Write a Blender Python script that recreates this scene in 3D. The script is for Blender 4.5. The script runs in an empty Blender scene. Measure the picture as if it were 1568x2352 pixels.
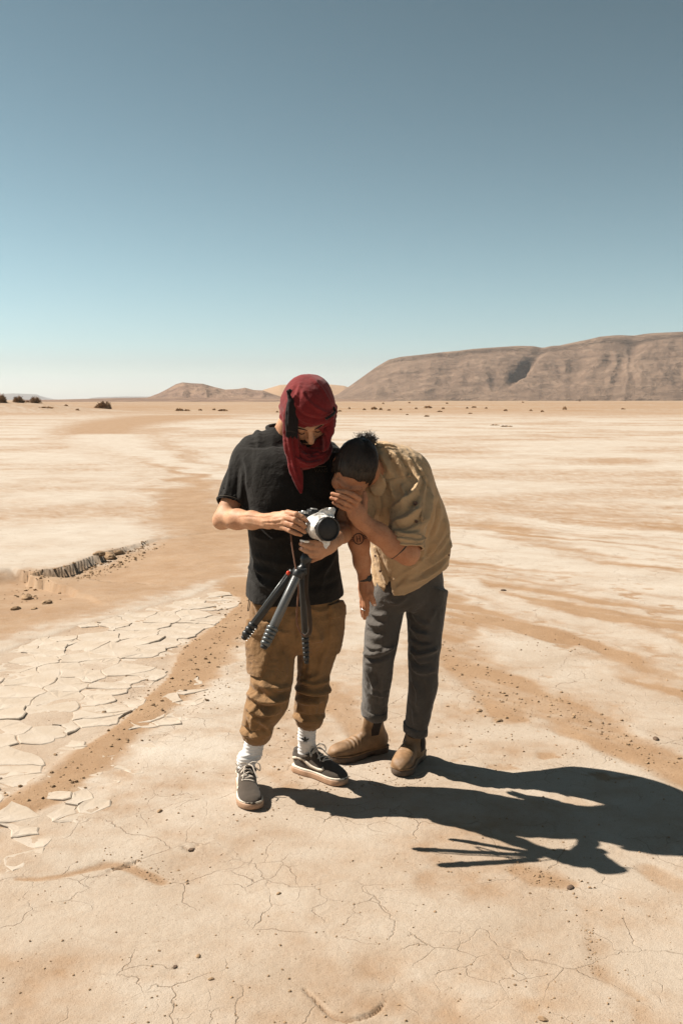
import bpy, bmesh, math, random
import numpy as np
from mathutils import Vector, Matrix

# ------------------------------------------------------------------ camera, sky, sun, exposure
F_PX, CX, CY, CAM_H = 2287.0, 784.0, 1176.0, 1.60      # photograph units: 1568 x 2352
PITCH = math.atan((CY - 918.0) / F_PX)
SUN_EL, SUN_AZ = math.radians(48.5), math.radians(16.0)   # light travels to +X and towards the camera

scene = bpy.context.scene
col = scene.collection
cam_d = bpy.data.cameras.new('camera_view')
cam_d.sensor_fit = 'VERTICAL'
cam_d.sensor_height = 36.0
cam_d.lens = 36.0 * F_PX / 2352.0
cam_d.clip_start, cam_d.clip_end = 0.1, 60000
cam_o = bpy.data.objects.new('camera_view', cam_d)
cam_o.location = (0, 0, CAM_H)
cam_o.rotation_euler = (math.pi / 2 - PITCH, 0, 0)
col.objects.link(cam_o)
scene.camera = cam_o

world = bpy.data.worlds.new('World')
scene.world = world
world.use_nodes = True
wn = world.node_tree
wn.nodes.clear()
sky = wn.nodes.new('ShaderNodeTexSky')
sky.sky_type = 'NISHITA'
sky.sun_disc = False
sky.sun_elevation = SUN_EL
sky.sun_rotation = math.radians(-74.0)
sky.altitude = 500
sky.air_density = 0.8
sky.dust_density = 0.2
sky.ozone_density = 2.0
hs = wn.nodes.new('ShaderNodeHueSaturation')
hs.inputs['Saturation'].default_value = 0.53
hs.inputs['Hue'].default_value = 0.450
hs.inputs['Value'].default_value = 0.362
gm = wn.nodes.new('ShaderNodeGamma')
gm.inputs['Gamma'].default_value = 1.75
bg = wn.nodes.new('ShaderNodeBackground')
bg.inputs['Strength'].default_value = 0.065
wo = wn.nodes.new('ShaderNodeOutputWorld')
wn.links.new(sky.outputs[0], hs.inputs['Color'])
wn.links.new(hs.outputs[0], gm.inputs['Color'])
wn.links.new(gm.outputs[0], bg.inputs['Color'])
wn.links.new(bg.outputs[0], wo.inputs['Surface'])

sun_d = bpy.data.lights.new('sun', 'SUN')
sun_d.energy = 5.0
sun_d.angle = math.radians(0.53)
sun_d.color = (1.0, 0.93, 0.82)
sun_o = bpy.data.objects.new('sun', sun_d)
ldir = Vector((math.cos(SUN_AZ) * math.cos(SUN_EL), -math.sin(SUN_AZ) * math.cos(SUN_EL), -math.sin(SUN_EL)))
sun_o.rotation_euler = ldir.to_track_quat('-Z', 'Y').to_euler()
sun_o.location = (-20, 10, 20)
col.objects.link(sun_o)

scene.view_settings.view_transform = 'Standard'
scene.view_settings.look = 'None'
scene.view_settings.gamma = 1.0
scene.view_settings.use_curve_mapping = False
scene.view_settings.exposure = 1.04
scene.render.engine = 'CYCLES'
scene.cycles.use_denoising = True
scene.cycles.max_bounces = 5
scene.cycles.diffuse_bounces = 3
scene.cycles.volume_bounces = 0
scene.cycles.transparent_max_bounces = 8

# ------------------------------------------------------------------ helpers
RNG = np.random.default_rng(7)
random.seed(7)
cP, sP = math.cos(PITCH), math.sin(PITCH)

def V(px, py, Y):
    """world point at depth Y seen at photograph position px, py"""
    x, y = (px - CX) / F_PX, -(py - CY) / F_PX
    t = Y / (cP + y * sP)
    return np.array([t * x, Y, CAM_H + t * (y * cP - sP)])

def G(px, py, z=0.0):
    """ground point seen at px, py"""
    x, y = (px - CX) / F_PX, -(py - CY) / F_PX
    t = (z - CAM_H) / (y * cP - sP)
    return np.array([t * x, t * (cP + y * sP), z])

def nrm(v):
    v = np.asarray(v, float)
    return v / np.linalg.norm(v)

def sstep(a, b, x):
    t = np.clip((x - a) / (b - a), 0, 1)
    return t * t * (3 - 2 * t)

def _hash(i, j, k, seed):
    h = (i.astype(np.int64) * 374761393 + j.astype(np.int64) * 668265263 + k.astype(np.int64) * 2147483647 + seed * 1274126177)
    h = (h ^ (h >> 13)) * 1274126177
    h = h ^ (h >> 16)
    return (h & 0xFFFFFF).astype(np.float32) / float(0xFFFFFF)

def vnoise(p, seed=0):
    """value noise in -1..1, p is N x 2 or N x 3"""
    p = np.asarray(p, np.float32)
    if p.shape[1] == 2:
        p = np.concatenate([p, np.zeros((len(p), 1), np.float32)], 1)
        two = True
    else:
        two = False
    f = np.floor(p)
    r = p - f
    r = r * r * r * (r * (r * 6 - 15) + 10)
    i, j, k = f[:, 0].astype(np.int64), f[:, 1].astype(np.int64), f[:, 2].astype(np.int64)
    out = 0
    for dz in ((0,) if two else (0, 1)):
        wz = 1.0 if two else (r[:, 2] if dz else 1 - r[:, 2])
        for dx in (0, 1):
            wx = r[:, 0] if dx else 1 - r[:, 0]
            for dy in (0, 1):
                wy = r[:, 1] if dy else 1 - r[:, 1]
                out = out + _hash(i + dx, j + dy, k + dz, seed) * wx * wy * wz
    return out * 2 - 1

def fbm(p, seed=0, oct=4, gain=0.5, lac=2.03):
    p = np.asarray(p, np.float32)
    a, s, t = 1.0, 0, 0
    for o in range(oct):
        s = s + a * vnoise(p, seed + o * 17)
        t += a
        a *= gain
        p = p * lac + 13.7
    return s / t

def mesh_np(name, v, f, smooth=True):
    """mesh from numpy verts and an M x 3 or M x 4 face array"""
    me = bpy.data.meshes.new(name)
    v = np.ascontiguousarray(v, np.float32)
    f = np.ascontiguousarray(f, np.int32)
    n, m = f.shape
    me.vertices.add(len(v))
    me.vertices.foreach_set('co', v.ravel())
    me.loops.add(n * m)
    me.loops.foreach_set('vertex_index', f.ravel())
    me.polygons.add(n)
    me.polygons.foreach_set('loop_start', np.arange(0, n * m, m, dtype=np.int32))
    me.polygons.foreach_set('use_smooth', np.full(n, smooth, bool))
    me.update(calc_edges=True)
    me.validate()
    return me

def obj(name, me, mat=None, parent=None, label=None, cat=None, group=None, kind=None):
    o = bpy.data.objects.new(name, me)
    col.objects.link(o)
    if mat is not None and me is not None:
        me.materials.append(mat)
    if parent is not None:
        o.parent = parent
        if parent.parent is None: o.matrix_parent_inverse = Matrix.Translation(-Vector(parent.location))
    if label: o['label'] = label
    if cat: o['category'] = cat
    if group: o['group'] = group
    if kind: o['kind'] = kind
    return o

def empty(name, loc, label, cat, group=None):
    o = bpy.data.objects.new(name, None)
    o.location = loc
    o.empty_display_size = 0.1
    col.objects.link(o)
    o['label'] = label
    o['category'] = cat
    if group: o['group'] = group
    return o

def join(parts):
    """join a list of (v, f) with the same face size"""
    vs, fs, n = [], [], 0
    for v, f in parts:
        vs.append(np.asarray(v, float)); fs.append(np.asarray(f) + n); n += len(v)
    return np.concatenate(vs), np.concatenate(fs)

def tube(pts, r, n=8, caps=True, flat=None):
    """tube along pts; r a number or a list; returns v, quads"""
    pts = np.asarray(pts, float)
    m = len(pts)
    r = np.full(m, r) if np.isscalar(r) else np.asarray(r, float)
    tg = np.gradient(pts, axis=0)
    tg /= np.linalg.norm(tg, axis=1)[:, None] + 1e-12
    up = np.array([0.13, 0.9, 0.41])
    v = []
    a = np.linspace(0, 2 * np.pi, n, endpoint=False)
    for i in range(m):
        s = np.cross(tg[i], up); s /= np.linalg.norm(s) + 1e-12
        w = np.cross(s, tg[i])
        if flat is not None:
            s2, w2 = s * flat[0], w * flat[1]
        else:
            s2, w2 = s, w
        v.append(pts[i] + r[i] * (np.cos(a)[:, None] * s2 + np.sin(a)[:, None] * w2))
    v = np.concatenate(v)
    f = []
    for i in range(m - 1):
        for j in range(n):
            k = (j + 1) % n
            f.append((i * n + j, i * n + k, (i + 1) * n + k, (i + 1) * n + j))
    if caps:
        c0, c1 = len(v), len(v) + 1
        v = np.concatenate([v, [pts[0], pts[-1]]])
        for j in range(0, n):
            k = (j + 1) % n
            f.append((c0, k, j, c0)); f.append((c1, (m - 1) * n + j, (m - 1) * n + k, c1))
    f = np.array(f)
    return v, f

def fix_quads(f):
    """faces with a repeated corner become triangles: return tri array"""
    t = np.concatenate([f[:, [0, 1, 2]], f[:, [0, 2, 3]]])
    ok = (t[:, 0] != t[:, 1]) & (t[:, 1] != t[:, 2]) & (t[:, 0] != t[:, 2])
    return t[ok]

def tube_me(name, pts, r, n=8, flat=None):
    v, f = tube(pts, r, n, True, flat)
    return mesh_np(name, v, fix_quads(f))

def spline(pts, n=8):
    """Catmull-Rom resample"""
    p = np.asarray(pts, float)
    p = np.concatenate([[2 * p[0] - p[1]], p, [2 * p[-1] - p[-2]]])
    out = []
    for i in range(1, len(p) - 2):
        for t in np.linspace(0, 1, n, endpoint=False):
            a, b, c, d = p[i - 1], p[i], p[i + 1], p[i + 2]
            out.append(0.5 * ((2 * b) + (-a + c) * t + (2 * a - 5 * b + 4 * c - d) * t * t + (-a + 3 * b - 3 * c + d) * t ** 3))
    out.append(p[-2])
    return np.array(out)

# ------------------------------------------------------------------ materials
def new_mat(name):
    m = bpy.data.materials.new(name)
    m.use_nodes = True
    nt = m.node_tree
    b = nt.nodes['Principled BSDF']
    return m, nt, b

def N(nt, typ, **kw):
    n = nt.nodes.new(typ)
    for k, v in kw.items():
        if k.startswith('i_'):
            n.inputs[k[2:].replace('_', ' ')].default_value = v
        else:
            setattr(n, k, v)
    return n

def ramp(nt, fac, stops):
    r = nt.nodes.new('ShaderNodeValToRGB')
    el = r.color_ramp.elements
    while len(el) < len(stops): el.new(0.5)
    for e, (p, c) in zip(el, stops):
        e.position = p
        e.color = (*c, 1) if len(c) == 3 else c
    nt.links.new(fac, r.inputs[0])
    return r.outputs[0]

def mixc(nt, fac, a, b, mode='MIX'):
    m = nt.nodes.new('ShaderNodeMix')
    m.data_type = 'RGBA'
    m.blend_type = mode
    for s, v in ((m.inputs[0], fac), (m.inputs[6], a), (m.inputs[7], b)):
        if isinstance(v, (int, float)): s.default_value = v
        elif isinstance(v, tuple): s.default_value = (*v, 1) if len(v) == 3 else v
        else: nt.links.new(v, s)
    return m.outputs[2]

def math_n(nt, op, a, b=0.0, clamp=False):
    m = nt.nodes.new('ShaderNodeMath')
    m.operation = op
    m.use_clamp = clamp
    for s, v in ((m.inputs[0], a), (m.inputs[1], b)):
        if isinstance(v, (int, float)): s.default_value = v
        else: nt.links.new(v, s)
    return m.outputs[0]

def coords(nt):
    return nt.nodes.new('ShaderNodeTexCoord').outputs['Object']

def noise(nt, vec, scale, detail=4, rough=0.55, dist=0.0):
    n = N(nt, 'ShaderNodeTexNoise')
    n.inputs['Scale'].default_value = scale
    n.inputs['Detail'].default_value = detail
    n.inputs['Roughness'].default_value = rough
    n.inputs['Distortion'].default_value = dist
    nt.links.new(vec, n.inputs['Vector'])
    return n.outputs['Fac']

def bump(nt, b, h, strength=0.3, dist=0.002, prev=None):
    bn = nt.nodes.new('ShaderNodeBump')
    bn.inputs['Strength'].default_value = strength
    bn.inputs['Distance'].default_value = dist
    nt.links.new(h, bn.inputs['Height'])
    if prev is not None: nt.links.new(prev, bn.inputs['Normal'])
    nt.links.new(bn.outputs[0], b.inputs['Normal'])
    return bn.outputs[0]

def cloth_mat(name, c, var=0.25, rough=0.9, sheen=0.15, weave=900, dust=None, crumple=0.0):
    m, nt, b = new_mat(name)
    co = coords(nt)
    c2 = tuple(x * (1 - var) for x in c); c3 = tuple(min(1, x * (1 + var)) for x in c)
    base = ramp(nt, noise(nt, co, 9, 5, 0.6), [(0.3, c2), (0.7, c3)])
    if dust:
        base = mixc(nt, math_n(nt, 'MULTIPLY', noise(nt, co, 5, 6, 0.65), dust[1]), base, dust[0])
    nt.links.new(base, b.inputs['Base Color'])
    b.inputs['Roughness'].default_value = rough
    b.inputs['Specular IOR Level'].default_value = 0.2
    b.inputs['Sheen Weight'].default_value = sheen
    b.inputs['Sheen Roughness'].default_value = 0.5
    p = bump(nt, b, noise(nt, co, weave, 2), 0.25, 0.0008)
    if crumple:
        p = bump(nt, b, noise(nt, co, 24, 4, 0.55, 0.8), crumple, 0.012, p)
        bump(nt, b, noise(nt, co, 75, 3, 0.5, 0.5), crumple * 0.8, 0.004, p)
    return m

def plain_mat(name, c, rough=0.5, metal=0.0, var=0.15, scale=40, bmp=0.1, spec=0.5):
    m, nt, b = new_mat(name)
    co = coords(nt)
    base = ramp(nt, noise(nt, co, scale, 4), [(0.3, tuple(x * (1 - var) for x in c)), (0.7, tuple(min(1, x * (1 + var)) for x in c))])
    nt.links.new(base, b.inputs['Base Color'])
    b.inputs['Roughness'].default_value = rough
    b.inputs['Metallic'].default_value = metal
    b.inputs['Specular IOR Level'].default_value = spec
    if bmp: bump(nt, b, noise(nt, co, scale * 8, 3), bmp, 0.001)
    return m

# ------------------------------------------------------------------ ground
def seg_dist(p, a, b):
    ab = b - a
    t = np.clip(((p - a) @ ab) / (ab @ ab + 1e-12), 0, 1)
    return np.linalg.norm(p - (a + t[:, None] * ab), axis=1), t

def stroke(xy, pts, widths, soft=0.5):
    """0..1 mask of a soft stroke given by photograph points on the ground and half widths in metres"""
    g = np.array([G(*q)[:2] for q in pts])
    gw = np.concatenate([g, np.array(widths, float)[:, None]], 1)
    gw = spline(gw, 5)
    m = np.zeros(len(xy), np.float32)
    lo = gw[:, :2].min(0) - gw[:, 2].max() * 2; hi = gw[:, :2].max(0) + gw[:, 2].max() * 2
    idx = np.nonzero(((xy > lo) & (xy < hi)).all(1))[0]
    if len(idx) == 0: return m
    p = xy[idx]
    best = np.zeros(len(idx), np.float32)
    for i in range(len(gw) - 1):
        d, t = seg_dist(p, gw[i, :2], gw[i + 1, :2])
        w = gw[i, 2] * (1 - t) + gw[i + 1, 2] * t
        best = np.maximum(best, 1 - sstep(1 - soft, 1 + soft, d / w))
    m[idx] = best
    return m

def poly_sd(xy, poly):
    """signed distance to polygon (negative inside)"""
    poly = np.asarray(poly)
    d = np.full(len(xy), 1e9)
    ins = np.zeros(len(xy), bool)
    n = len(poly)
    for i in range(n):
        a, b = poly[i], poly[(i + 1) % n]
        dd, _ = seg_dist(xy, a, b)
        d = np.minimum(d, dd)
        c = ((a[1] > xy[:, 1]) != (b[1] > xy[:, 1]))
        xx = (b[0] - a[0]) * (xy[:, 1] - a[1]) / (b[1] - a[1] + 1e-12) + a[0]
        ins ^= c & (xy[:, 0] < xx)
    return np.where(ins, -d, d)

BANK = np.array([G(*q)[:2] for q in ((-20, 1290), (30, 1303), (70, 1318), (110, 1308), (160, 1300), (205, 1283), (250, 1267), (300, 1255), (345, 1242), (372, 1236), (430, 1228))])
CHAN = np.array([G(*q)[:2] for q in ((-300, 1310), (30, 1310), (160, 1300), (250, 1266), (370, 1238), (440, 1215), (560, 1190), (640, 1260), (560, 1330), (480, 1335), (330, 1380), (180, 1428), (60, 1460), (0, 1482), (-300, 1600))])
PLATES = np.array([G(*q)[:2] for q in ((-260, 1640), (0, 1500), (180, 1440), (330, 1393), (480, 1350), (545, 1368), (500, 1430), (420, 1495), (385, 1545), (320, 1600), (285, 1650), (215, 1700), (120, 1750), (20, 1830), (-60, 1900), (-260, 2000))])

CHIPS = np.array([G(*q)[:2] for q in ((440, 1560), (470, 1600), (430, 1660), (340, 1740), (250, 1830), (150, 1900), (30, 1980), (-120, 2040), (-120, 1960), (0, 1890), (130, 1810), (230, 1740), (310, 1670), (370, 1610))])

def voro_edges(xy, cell, seed, warp=0.0):
    """distance to the edge of jittered-grid Voronoi cells, metres"""
    q = xy / cell
    if warp:
        q = q + warp * np.stack([vnoise(xy / cell * 1.3, seed + 5), vnoise(xy / cell * 1.3, seed + 9)], 1)
    b = np.floor(q).astype(np.int64)
    f1 = np.full(len(q), 9.0); f2 = np.full(len(q), 9.0)
    z = np.zeros(len(q), np.int64)
    for dx in (-1, 0, 1):
        for dy in (-1, 0, 1):
            cx, cy = b[:, 0] + dx, b[:, 1] + dy
            px = cx + 0.15 + 0.7 * _hash(cx, cy, z, seed); py = cy + 0.15 + 0.7 * _hash(cx, cy, z + 1, seed)
            d = np.hypot(q[:, 0] - px, q[:, 1] - py)
            n2 = np.minimum(f2, np.maximum(f1, d)); f1 = np.minimum(f1, d); f2 = n2
    return (f2 - f1) * cell * 0.5

LUMP_CRACKS = []   # individually placed cracks: photograph points, half width, depth

def ground_fields(xy):
    """height, sand, crack, rough masks for ground points"""
    n = len(xy)
    r = np.hypot(xy[:, 0], xy[:, 1])
    x, y = xy[:, 0], xy[:, 1]
    near = r < 60
    w1 = np.stack([fbm(xy * 0.9, 3, 4), fbm(xy * 0.9, 11, 4)], 1)
    w2 = np.stack([fbm(xy * 5, 23, 3), fbm(xy * 5, 31, 3)], 1)
    wf = np.clip(r / 6, 0.4, 4)[:, None]
    wxy = xy + (w1 * 0.16 + w2 * 0.05) * wf
    # --- sand mask
    S = np.zeros(n, np.float32)
    add = lambda m, s=1.0: np.maximum(S, m * s)
    sdc = poly_sd(wxy, CHAN)
    S = add((1 - sstep(-0.25, 0.25, sdc)).astype(np.float32), 0.9)
    def st(pts, widths, s=1.0, soft=0.5):
        nonlocal S
        S = np.maximum(S, stroke(wxy, pts, widths, soft) * s)
    # the curved wheel track that climbs away to the upper left
    st(((560, 1240), (470, 1180), (420, 1110), (350, 1062), (265, 1028), (222, 1004), (238, 984), (300, 968), (430, 955)), (0.8, 0.7, 0.8, 1.0, 1.4, 1.9, 2.6, 4, 7), 0.92, 0.6)
    st(((560, 1150), (500, 1105), (440, 1060), (360, 1020), (330, 1000), (360, 985)), (0.35, 0.4, 0.5, 0.8, 1.0, 1.6), 0.7, 0.7)
    # band of broken soil left of the man, down to the lower left
    st(((560, 1330), (520, 1420), (470, 1500), (385, 1570), (330, 1620), (270, 1690), (180, 1760), (60, 1840), (-40, 1900)), (0.22, 0.25, 0.22, 0.17, 0.15, 0.13, 0.13, 0.12, 0.10), 1.0, 0.5)
    st(((545, 1400), (500, 1450)), (0.35, 0.25), 0.7)
    # behind and between the legs
    st(((740, 1560), (790, 1620), (850, 1690)), (0.09, 0.10, 0.07), 0.85, 0.6)
    st(((640, 1620), (690, 1670), (650, 1740), (690, 1790)), (0.14, 0.13, 0.16, 0.10), 0.6, 0.8)
    # wheel tracks on the right
    st(((1010, 1440), (1080, 1530), (1150, 1590), (1180, 1650)), (0.20, 0.23, 0.19, 0.09), 1.0, 0.35)
    st(((1230, 1600), (1330, 1650), (1420, 1700), (1580, 1770), (1750, 1840)), (0.10, 0.16, 0.15, 0.16, 0.18), 1.0, 0.35)
    st(((990, 1360), (1080, 1400), (1200, 1450), (1350, 1490), (1450, 1540), (1700, 1630)), (0.18, 0.16, 0.15, 0.10, 0.16, 0.16), 0.95, 0.5)
    st(((1300, 1560), (1400, 1590), (1600, 1640)), (0.06, 0.10, 0.10), 0.7, 0.6)
    st(((1020, 1290), (1200, 1350), (1400, 1420), (1600, 1470)), (0.35, 0.5, 0.45, 0.4), 0.8, 0.7)
    st(((1030, 1190), (1200, 1230), (1400, 1290), (1620, 1340)), (0.5, 0.3, 0.35, 0.3), 0.75, 0.7)
    st(((1040, 1150), (1250, 1180), (1600, 1210)), (0.7, 0.8, 0.8), 0.7, 0.8)
    st(((820, 1130), (1000, 1150), (1300, 1140), (1600, 1130)), (0.6, 0.7, 0.8, 0.8), 0.55, 0.8)
    st(((960, 1330), (1060, 1420), (1040, 1480)), (0.2, 0.2, 0.15), 0.6, 0.8)
    st(((1205, 1985), (1250, 2010), (1300, 2030)), (0.05, 0.06, 0.04), 0.9, 0.6)
    st(((1350, 2120), (1358, 2180), (1372, 2235), (1480, 2300)), (0.03, 0.035, 0.03, 0.015), 0.5, 0.9)
    st(((60, 2030), (140, 2026), (250, 2000), (300, 1992), (380, 2025)), (0.012, 0.018, 0.025, 0.03, 0.03), 0.9, 0.5)
    st(((1500, 1990), (1568, 2040)), (0.04, 0.06), 0.7, 0.6)
    st(((20, 1185), (110, 1180)), (0.20, 0.28), 0.6, 0.7)
    # far plain: streaked crust, sandy beyond
    lr = np.log(np.maximum(r, 1))
    az = x / np.maximum(r, 0.1)
    streak = fbm(np.stack([az * 9 + 2, lr * 16], 1), 61, 4) * 0.6 + fbm(np.stack([az * 26, lr * 42], 1), 67, 3) * 0.5
    far = sstep(5.5, 11, r)
    blo = fbm(xy * np.array([0.30, 0.42]), 161, 5)
    S = np.maximum(S, far * np.clip(0.20 + streak * 0.28 + blo * 0.85, 0, 0.8))
    S = np.maximum(S, sstep(70, 130, r) * np.clip(0.75 + streak * 0.5, 0, 1))
    # sweeping streaks along the old wheel tracks on the right
    ta, tb = G(1050, 1300)[:2], G(1568, 1460)[:2]
    td = (tb - ta) / np.linalg.norm(tb - ta); tn = np.array([-td[1], td[0]])
    uv = np.stack([wxy @ td * 0.22 + 0.0, (wxy @ tn + 0.10 * (wxy @ td - 2) ** 2 * 0.25) * 5.5], 1)
    sw = fbm(uv, 121, 4)
    smk = sstep(0.1, 0.9, x) * sstep(3.9, 5.0, y) * (1 - sstep(11, 17, y))
    S = np.clip(S + smk * np.clip(sw * 1.1, -0.35, 0.55), 0, 1)
    # thin crust scraped off in blotches near by
    blot = fbm(xy * np.array([2.3, 3.4]), 71, 5)
    S = np.maximum(S, (1 - far) * np.clip(0.22 + blot * 0.55, 0, 0.6))
    # eroded holes in the crust to the right
    hol = fbm(xy * np.array([5.5, 9]), 83, 4)
    rmask = sstep(0.2, 0.9, x) * sstep(3.6, 4.3, y) * (1 - sstep(8, 12, y))
    S = np.maximum(S, rmask * sstep(0.30, 0.48, hol) * 0.9)
    def pale(pts, widths, s=1.0, soft=0.6):
        nonlocal S
        S = S * (1 - stroke(wxy, pts, widths, soft) * s)
    pale(((245, 1000), (280, 1020), (350, 1045), (450, 1075), (560, 1105)), (1.8, 1.2, 0.6, 0.35, 0.25), 1.0)
    pale(((200, 1010), (230, 1040), (320, 1075), (400, 1120)), (1.2, 0.8, 0.5, 0.3), 0.7)
    pale(((1060, 1230), (1250, 1275), (1500, 1330), (1650, 1360)), (0.25, 0.3, 0.3, 0.3), 0.8)
    pale(((1040, 1330), (1200, 1390), (1400, 1450), (1650, 1520)), (0.10, 0.12, 0.14, 0.12), 0.8)
    pale(((1100, 1480), (1250, 1530), (1450, 1600), (1650, 1680)), (0.14, 0.16, 0.16, 0.14), 0.8)
    S = np.clip(S + (1 - np.abs(2 * S - 1)) * fbm(xy * 14, 5, 3) * 0.5, 0, 1)
    # --- heights
    z = 0.012 * fbm(xy * 0.7, 41, 3) * (1 - sstep(0.9, 0.3, np.hypot(x - 0.0, y - 4.1)) * 0.7)
    z = z + 0.004 * fbm(xy * 6, 43, 4) * (0.4 + S)
    z = z - 0.004 * S * near
    z = z + 0.9 * fbm(xy * 0.01, 47, 3) * sstep(60, 300, r) * 0.25
    # channel below the bank
    d = np.full(n, 1e9); tt = np.zeros(n)
    sel = np.nonzero((y > 5.5) & (y < 14) & (x < 0.5) & (x > -9))[0]
    if len(sel):
        p = xy[sel] + w2[sel] * 0.05 + w1[sel] * 0.07
        dd = np.full(len(sel), 1e9); al = np.zeros(len(sel))
        L = 0
        side = np.zeros(len(sel))
        for i in range(len(BANK) - 1):
            e, t = seg_dist(p, BANK[i], BANK[i + 1])
            better = e < dd
            ab = BANK[i + 1] - BANK[i]
            cr = ab[0] * (p[:, 1] - BANK[i][1]) - ab[1] * (p[:, 0] - BANK[i][0])
            dd = np.where(better, e, dd)
            side = np.where(better, cr, side)
            ln = np.linalg.norm(ab)
            al = np.where(better, L + t * ln, al)
            L += ln
        front = side < 0
        depth = 0.085 * (1 - sstep(L * 0.35, L * 0.96, al)) + 0.010
        depth = depth * sstep(L * 0.10, L * 0.22, al)
        zz = np.where(front, -depth * np.exp(-(dd / 1.1) ** 2), 0)
        z[sel] += zz
    # hump with bushes on the far left
    z = z + 1.25 * np.exp(-(((x + 44) / 11) ** 2 + ((y - 132) / 14) ** 2))
    z = z + 0.9 * np.exp(-(((x + 62) / 12) ** 2 + ((y - 132) / 14) ** 2))
    # --- cracks
    e1 = voro_edges(xy, 0.42, 5, 0.35)
    e2 = voro_edges(xy + 3.1, 0.17, 8, 0.4)
    m1 = np.clip(fbm(xy * 1.7, 53, 3) * 1.8 + 0.55, 0, 1) * (1 - sstep(9, 16, r))
    m2 = np.clip(fbm(xy * 2.1, 57, 3) * 2.4 + 0.05, 0, 1) * (1 - sstep(6, 9, r))
    wv = 0.6 + 0.6 * (vnoise(xy * 9, 59) * 0.5 + 0.5)
    cr = 0.25 * m1 * np.exp(-(e1 / (0.0045 * wv)) ** 2)
    cr = np.clip(cr, 0, 1) * (1 - sstep(0.35, 0.7, S))
    # placed cracks
    for pts, w, dep in LUMP_CRACKS:
        m = stroke(xy + w2 * 0.006, pts, [w * a for a in ([0.4] + [1] * (len(pts) - 2) + [0.3] if len(pts) > 2 else [0.5, 0.5])], 0.75)
        cr = np.maximum(cr, m)
        z = z - dep * m
    z = z - 0.003 * cr
    # curled rim beside the wide cracks
    z = z + 0.0006 * m1 * np.exp(-((e1 - 0.018) / 0.012) ** 2)
    # clear a bed below the mud plates
    sdp = poly_sd(xy + w1 * 0.12, PLATES)
    bed = 1 - sstep(-0.06, 0.03, sdp)
    z = z - 0.008 * bed
    S = np.where(bed > 0.5, 0.5 + 0.3 * blot, np.maximum(S, bed * 0.5))
    S = np.clip(S, 0, 1)
    bed2 = 1 - sstep(-0.08, 0.03, poly_sd(xy + w1 * 0.12, CHIPS))
    z = z - 0.005 * bed2
    W = np.clip(0.22 + 1.0 * sstep(0.5, -1.2, x) * sstep(3.0, 4.5, y) + 0.8 * sstep(5.0, 8.0, y) + 0.35 * fbm(xy * 0.8, 77, 4), 0, 1) * (1 - sstep(90, 200, r))
    return z, S, cr, W

LUMP_CRACKS += [
    (((700, 2270), (760, 2325), (800, 2340), (855, 2325), (890, 2290)), 0.0045, 0.012),
    (((250, 1998), (290, 1985), (320, 1975)), 0.006, 0.025),
    (((420, 1940), (440, 1948), (455, 1935)), 0.003, 0.012),
]

def polar_sheet():
    fine = np.arange(-0.86, 0.8601, 0.0027)
    coarse = np.linspace(0.86, 2 * np.pi - 0.86, 64)[1:-1]
    ang = np.concatenate([fine, coarse])
    rr = [0.05, 0.4]
    r = 1.0
    while r < 9000:
        rr.append(r)
        r *= 1.0036 if 2.1 < r < 13 else (1.009 if r < 150 else 1.05) if r > 2 else 1.03
    rr.append(14000)
    rr = np.array(rr)
    nr, na = len(rr), len(ang)
    R, A = np.meshgrid(rr, ang, indexing='ij')
    xy = np.stack([(R * np.sin(A)).ravel(), (R * np.cos(A)).ravel()], 1)
    i, j = np.meshgrid(np.arange(nr - 1), np.arange(na), indexing='ij')
    k = (j + 1) % na
    f = np.stack([i * na + j, i * na + k, (i + 1) * na + k, (i + 1) * na + j], -1).reshape(-1, 4)[:, ::-1]
    return xy, f

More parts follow.
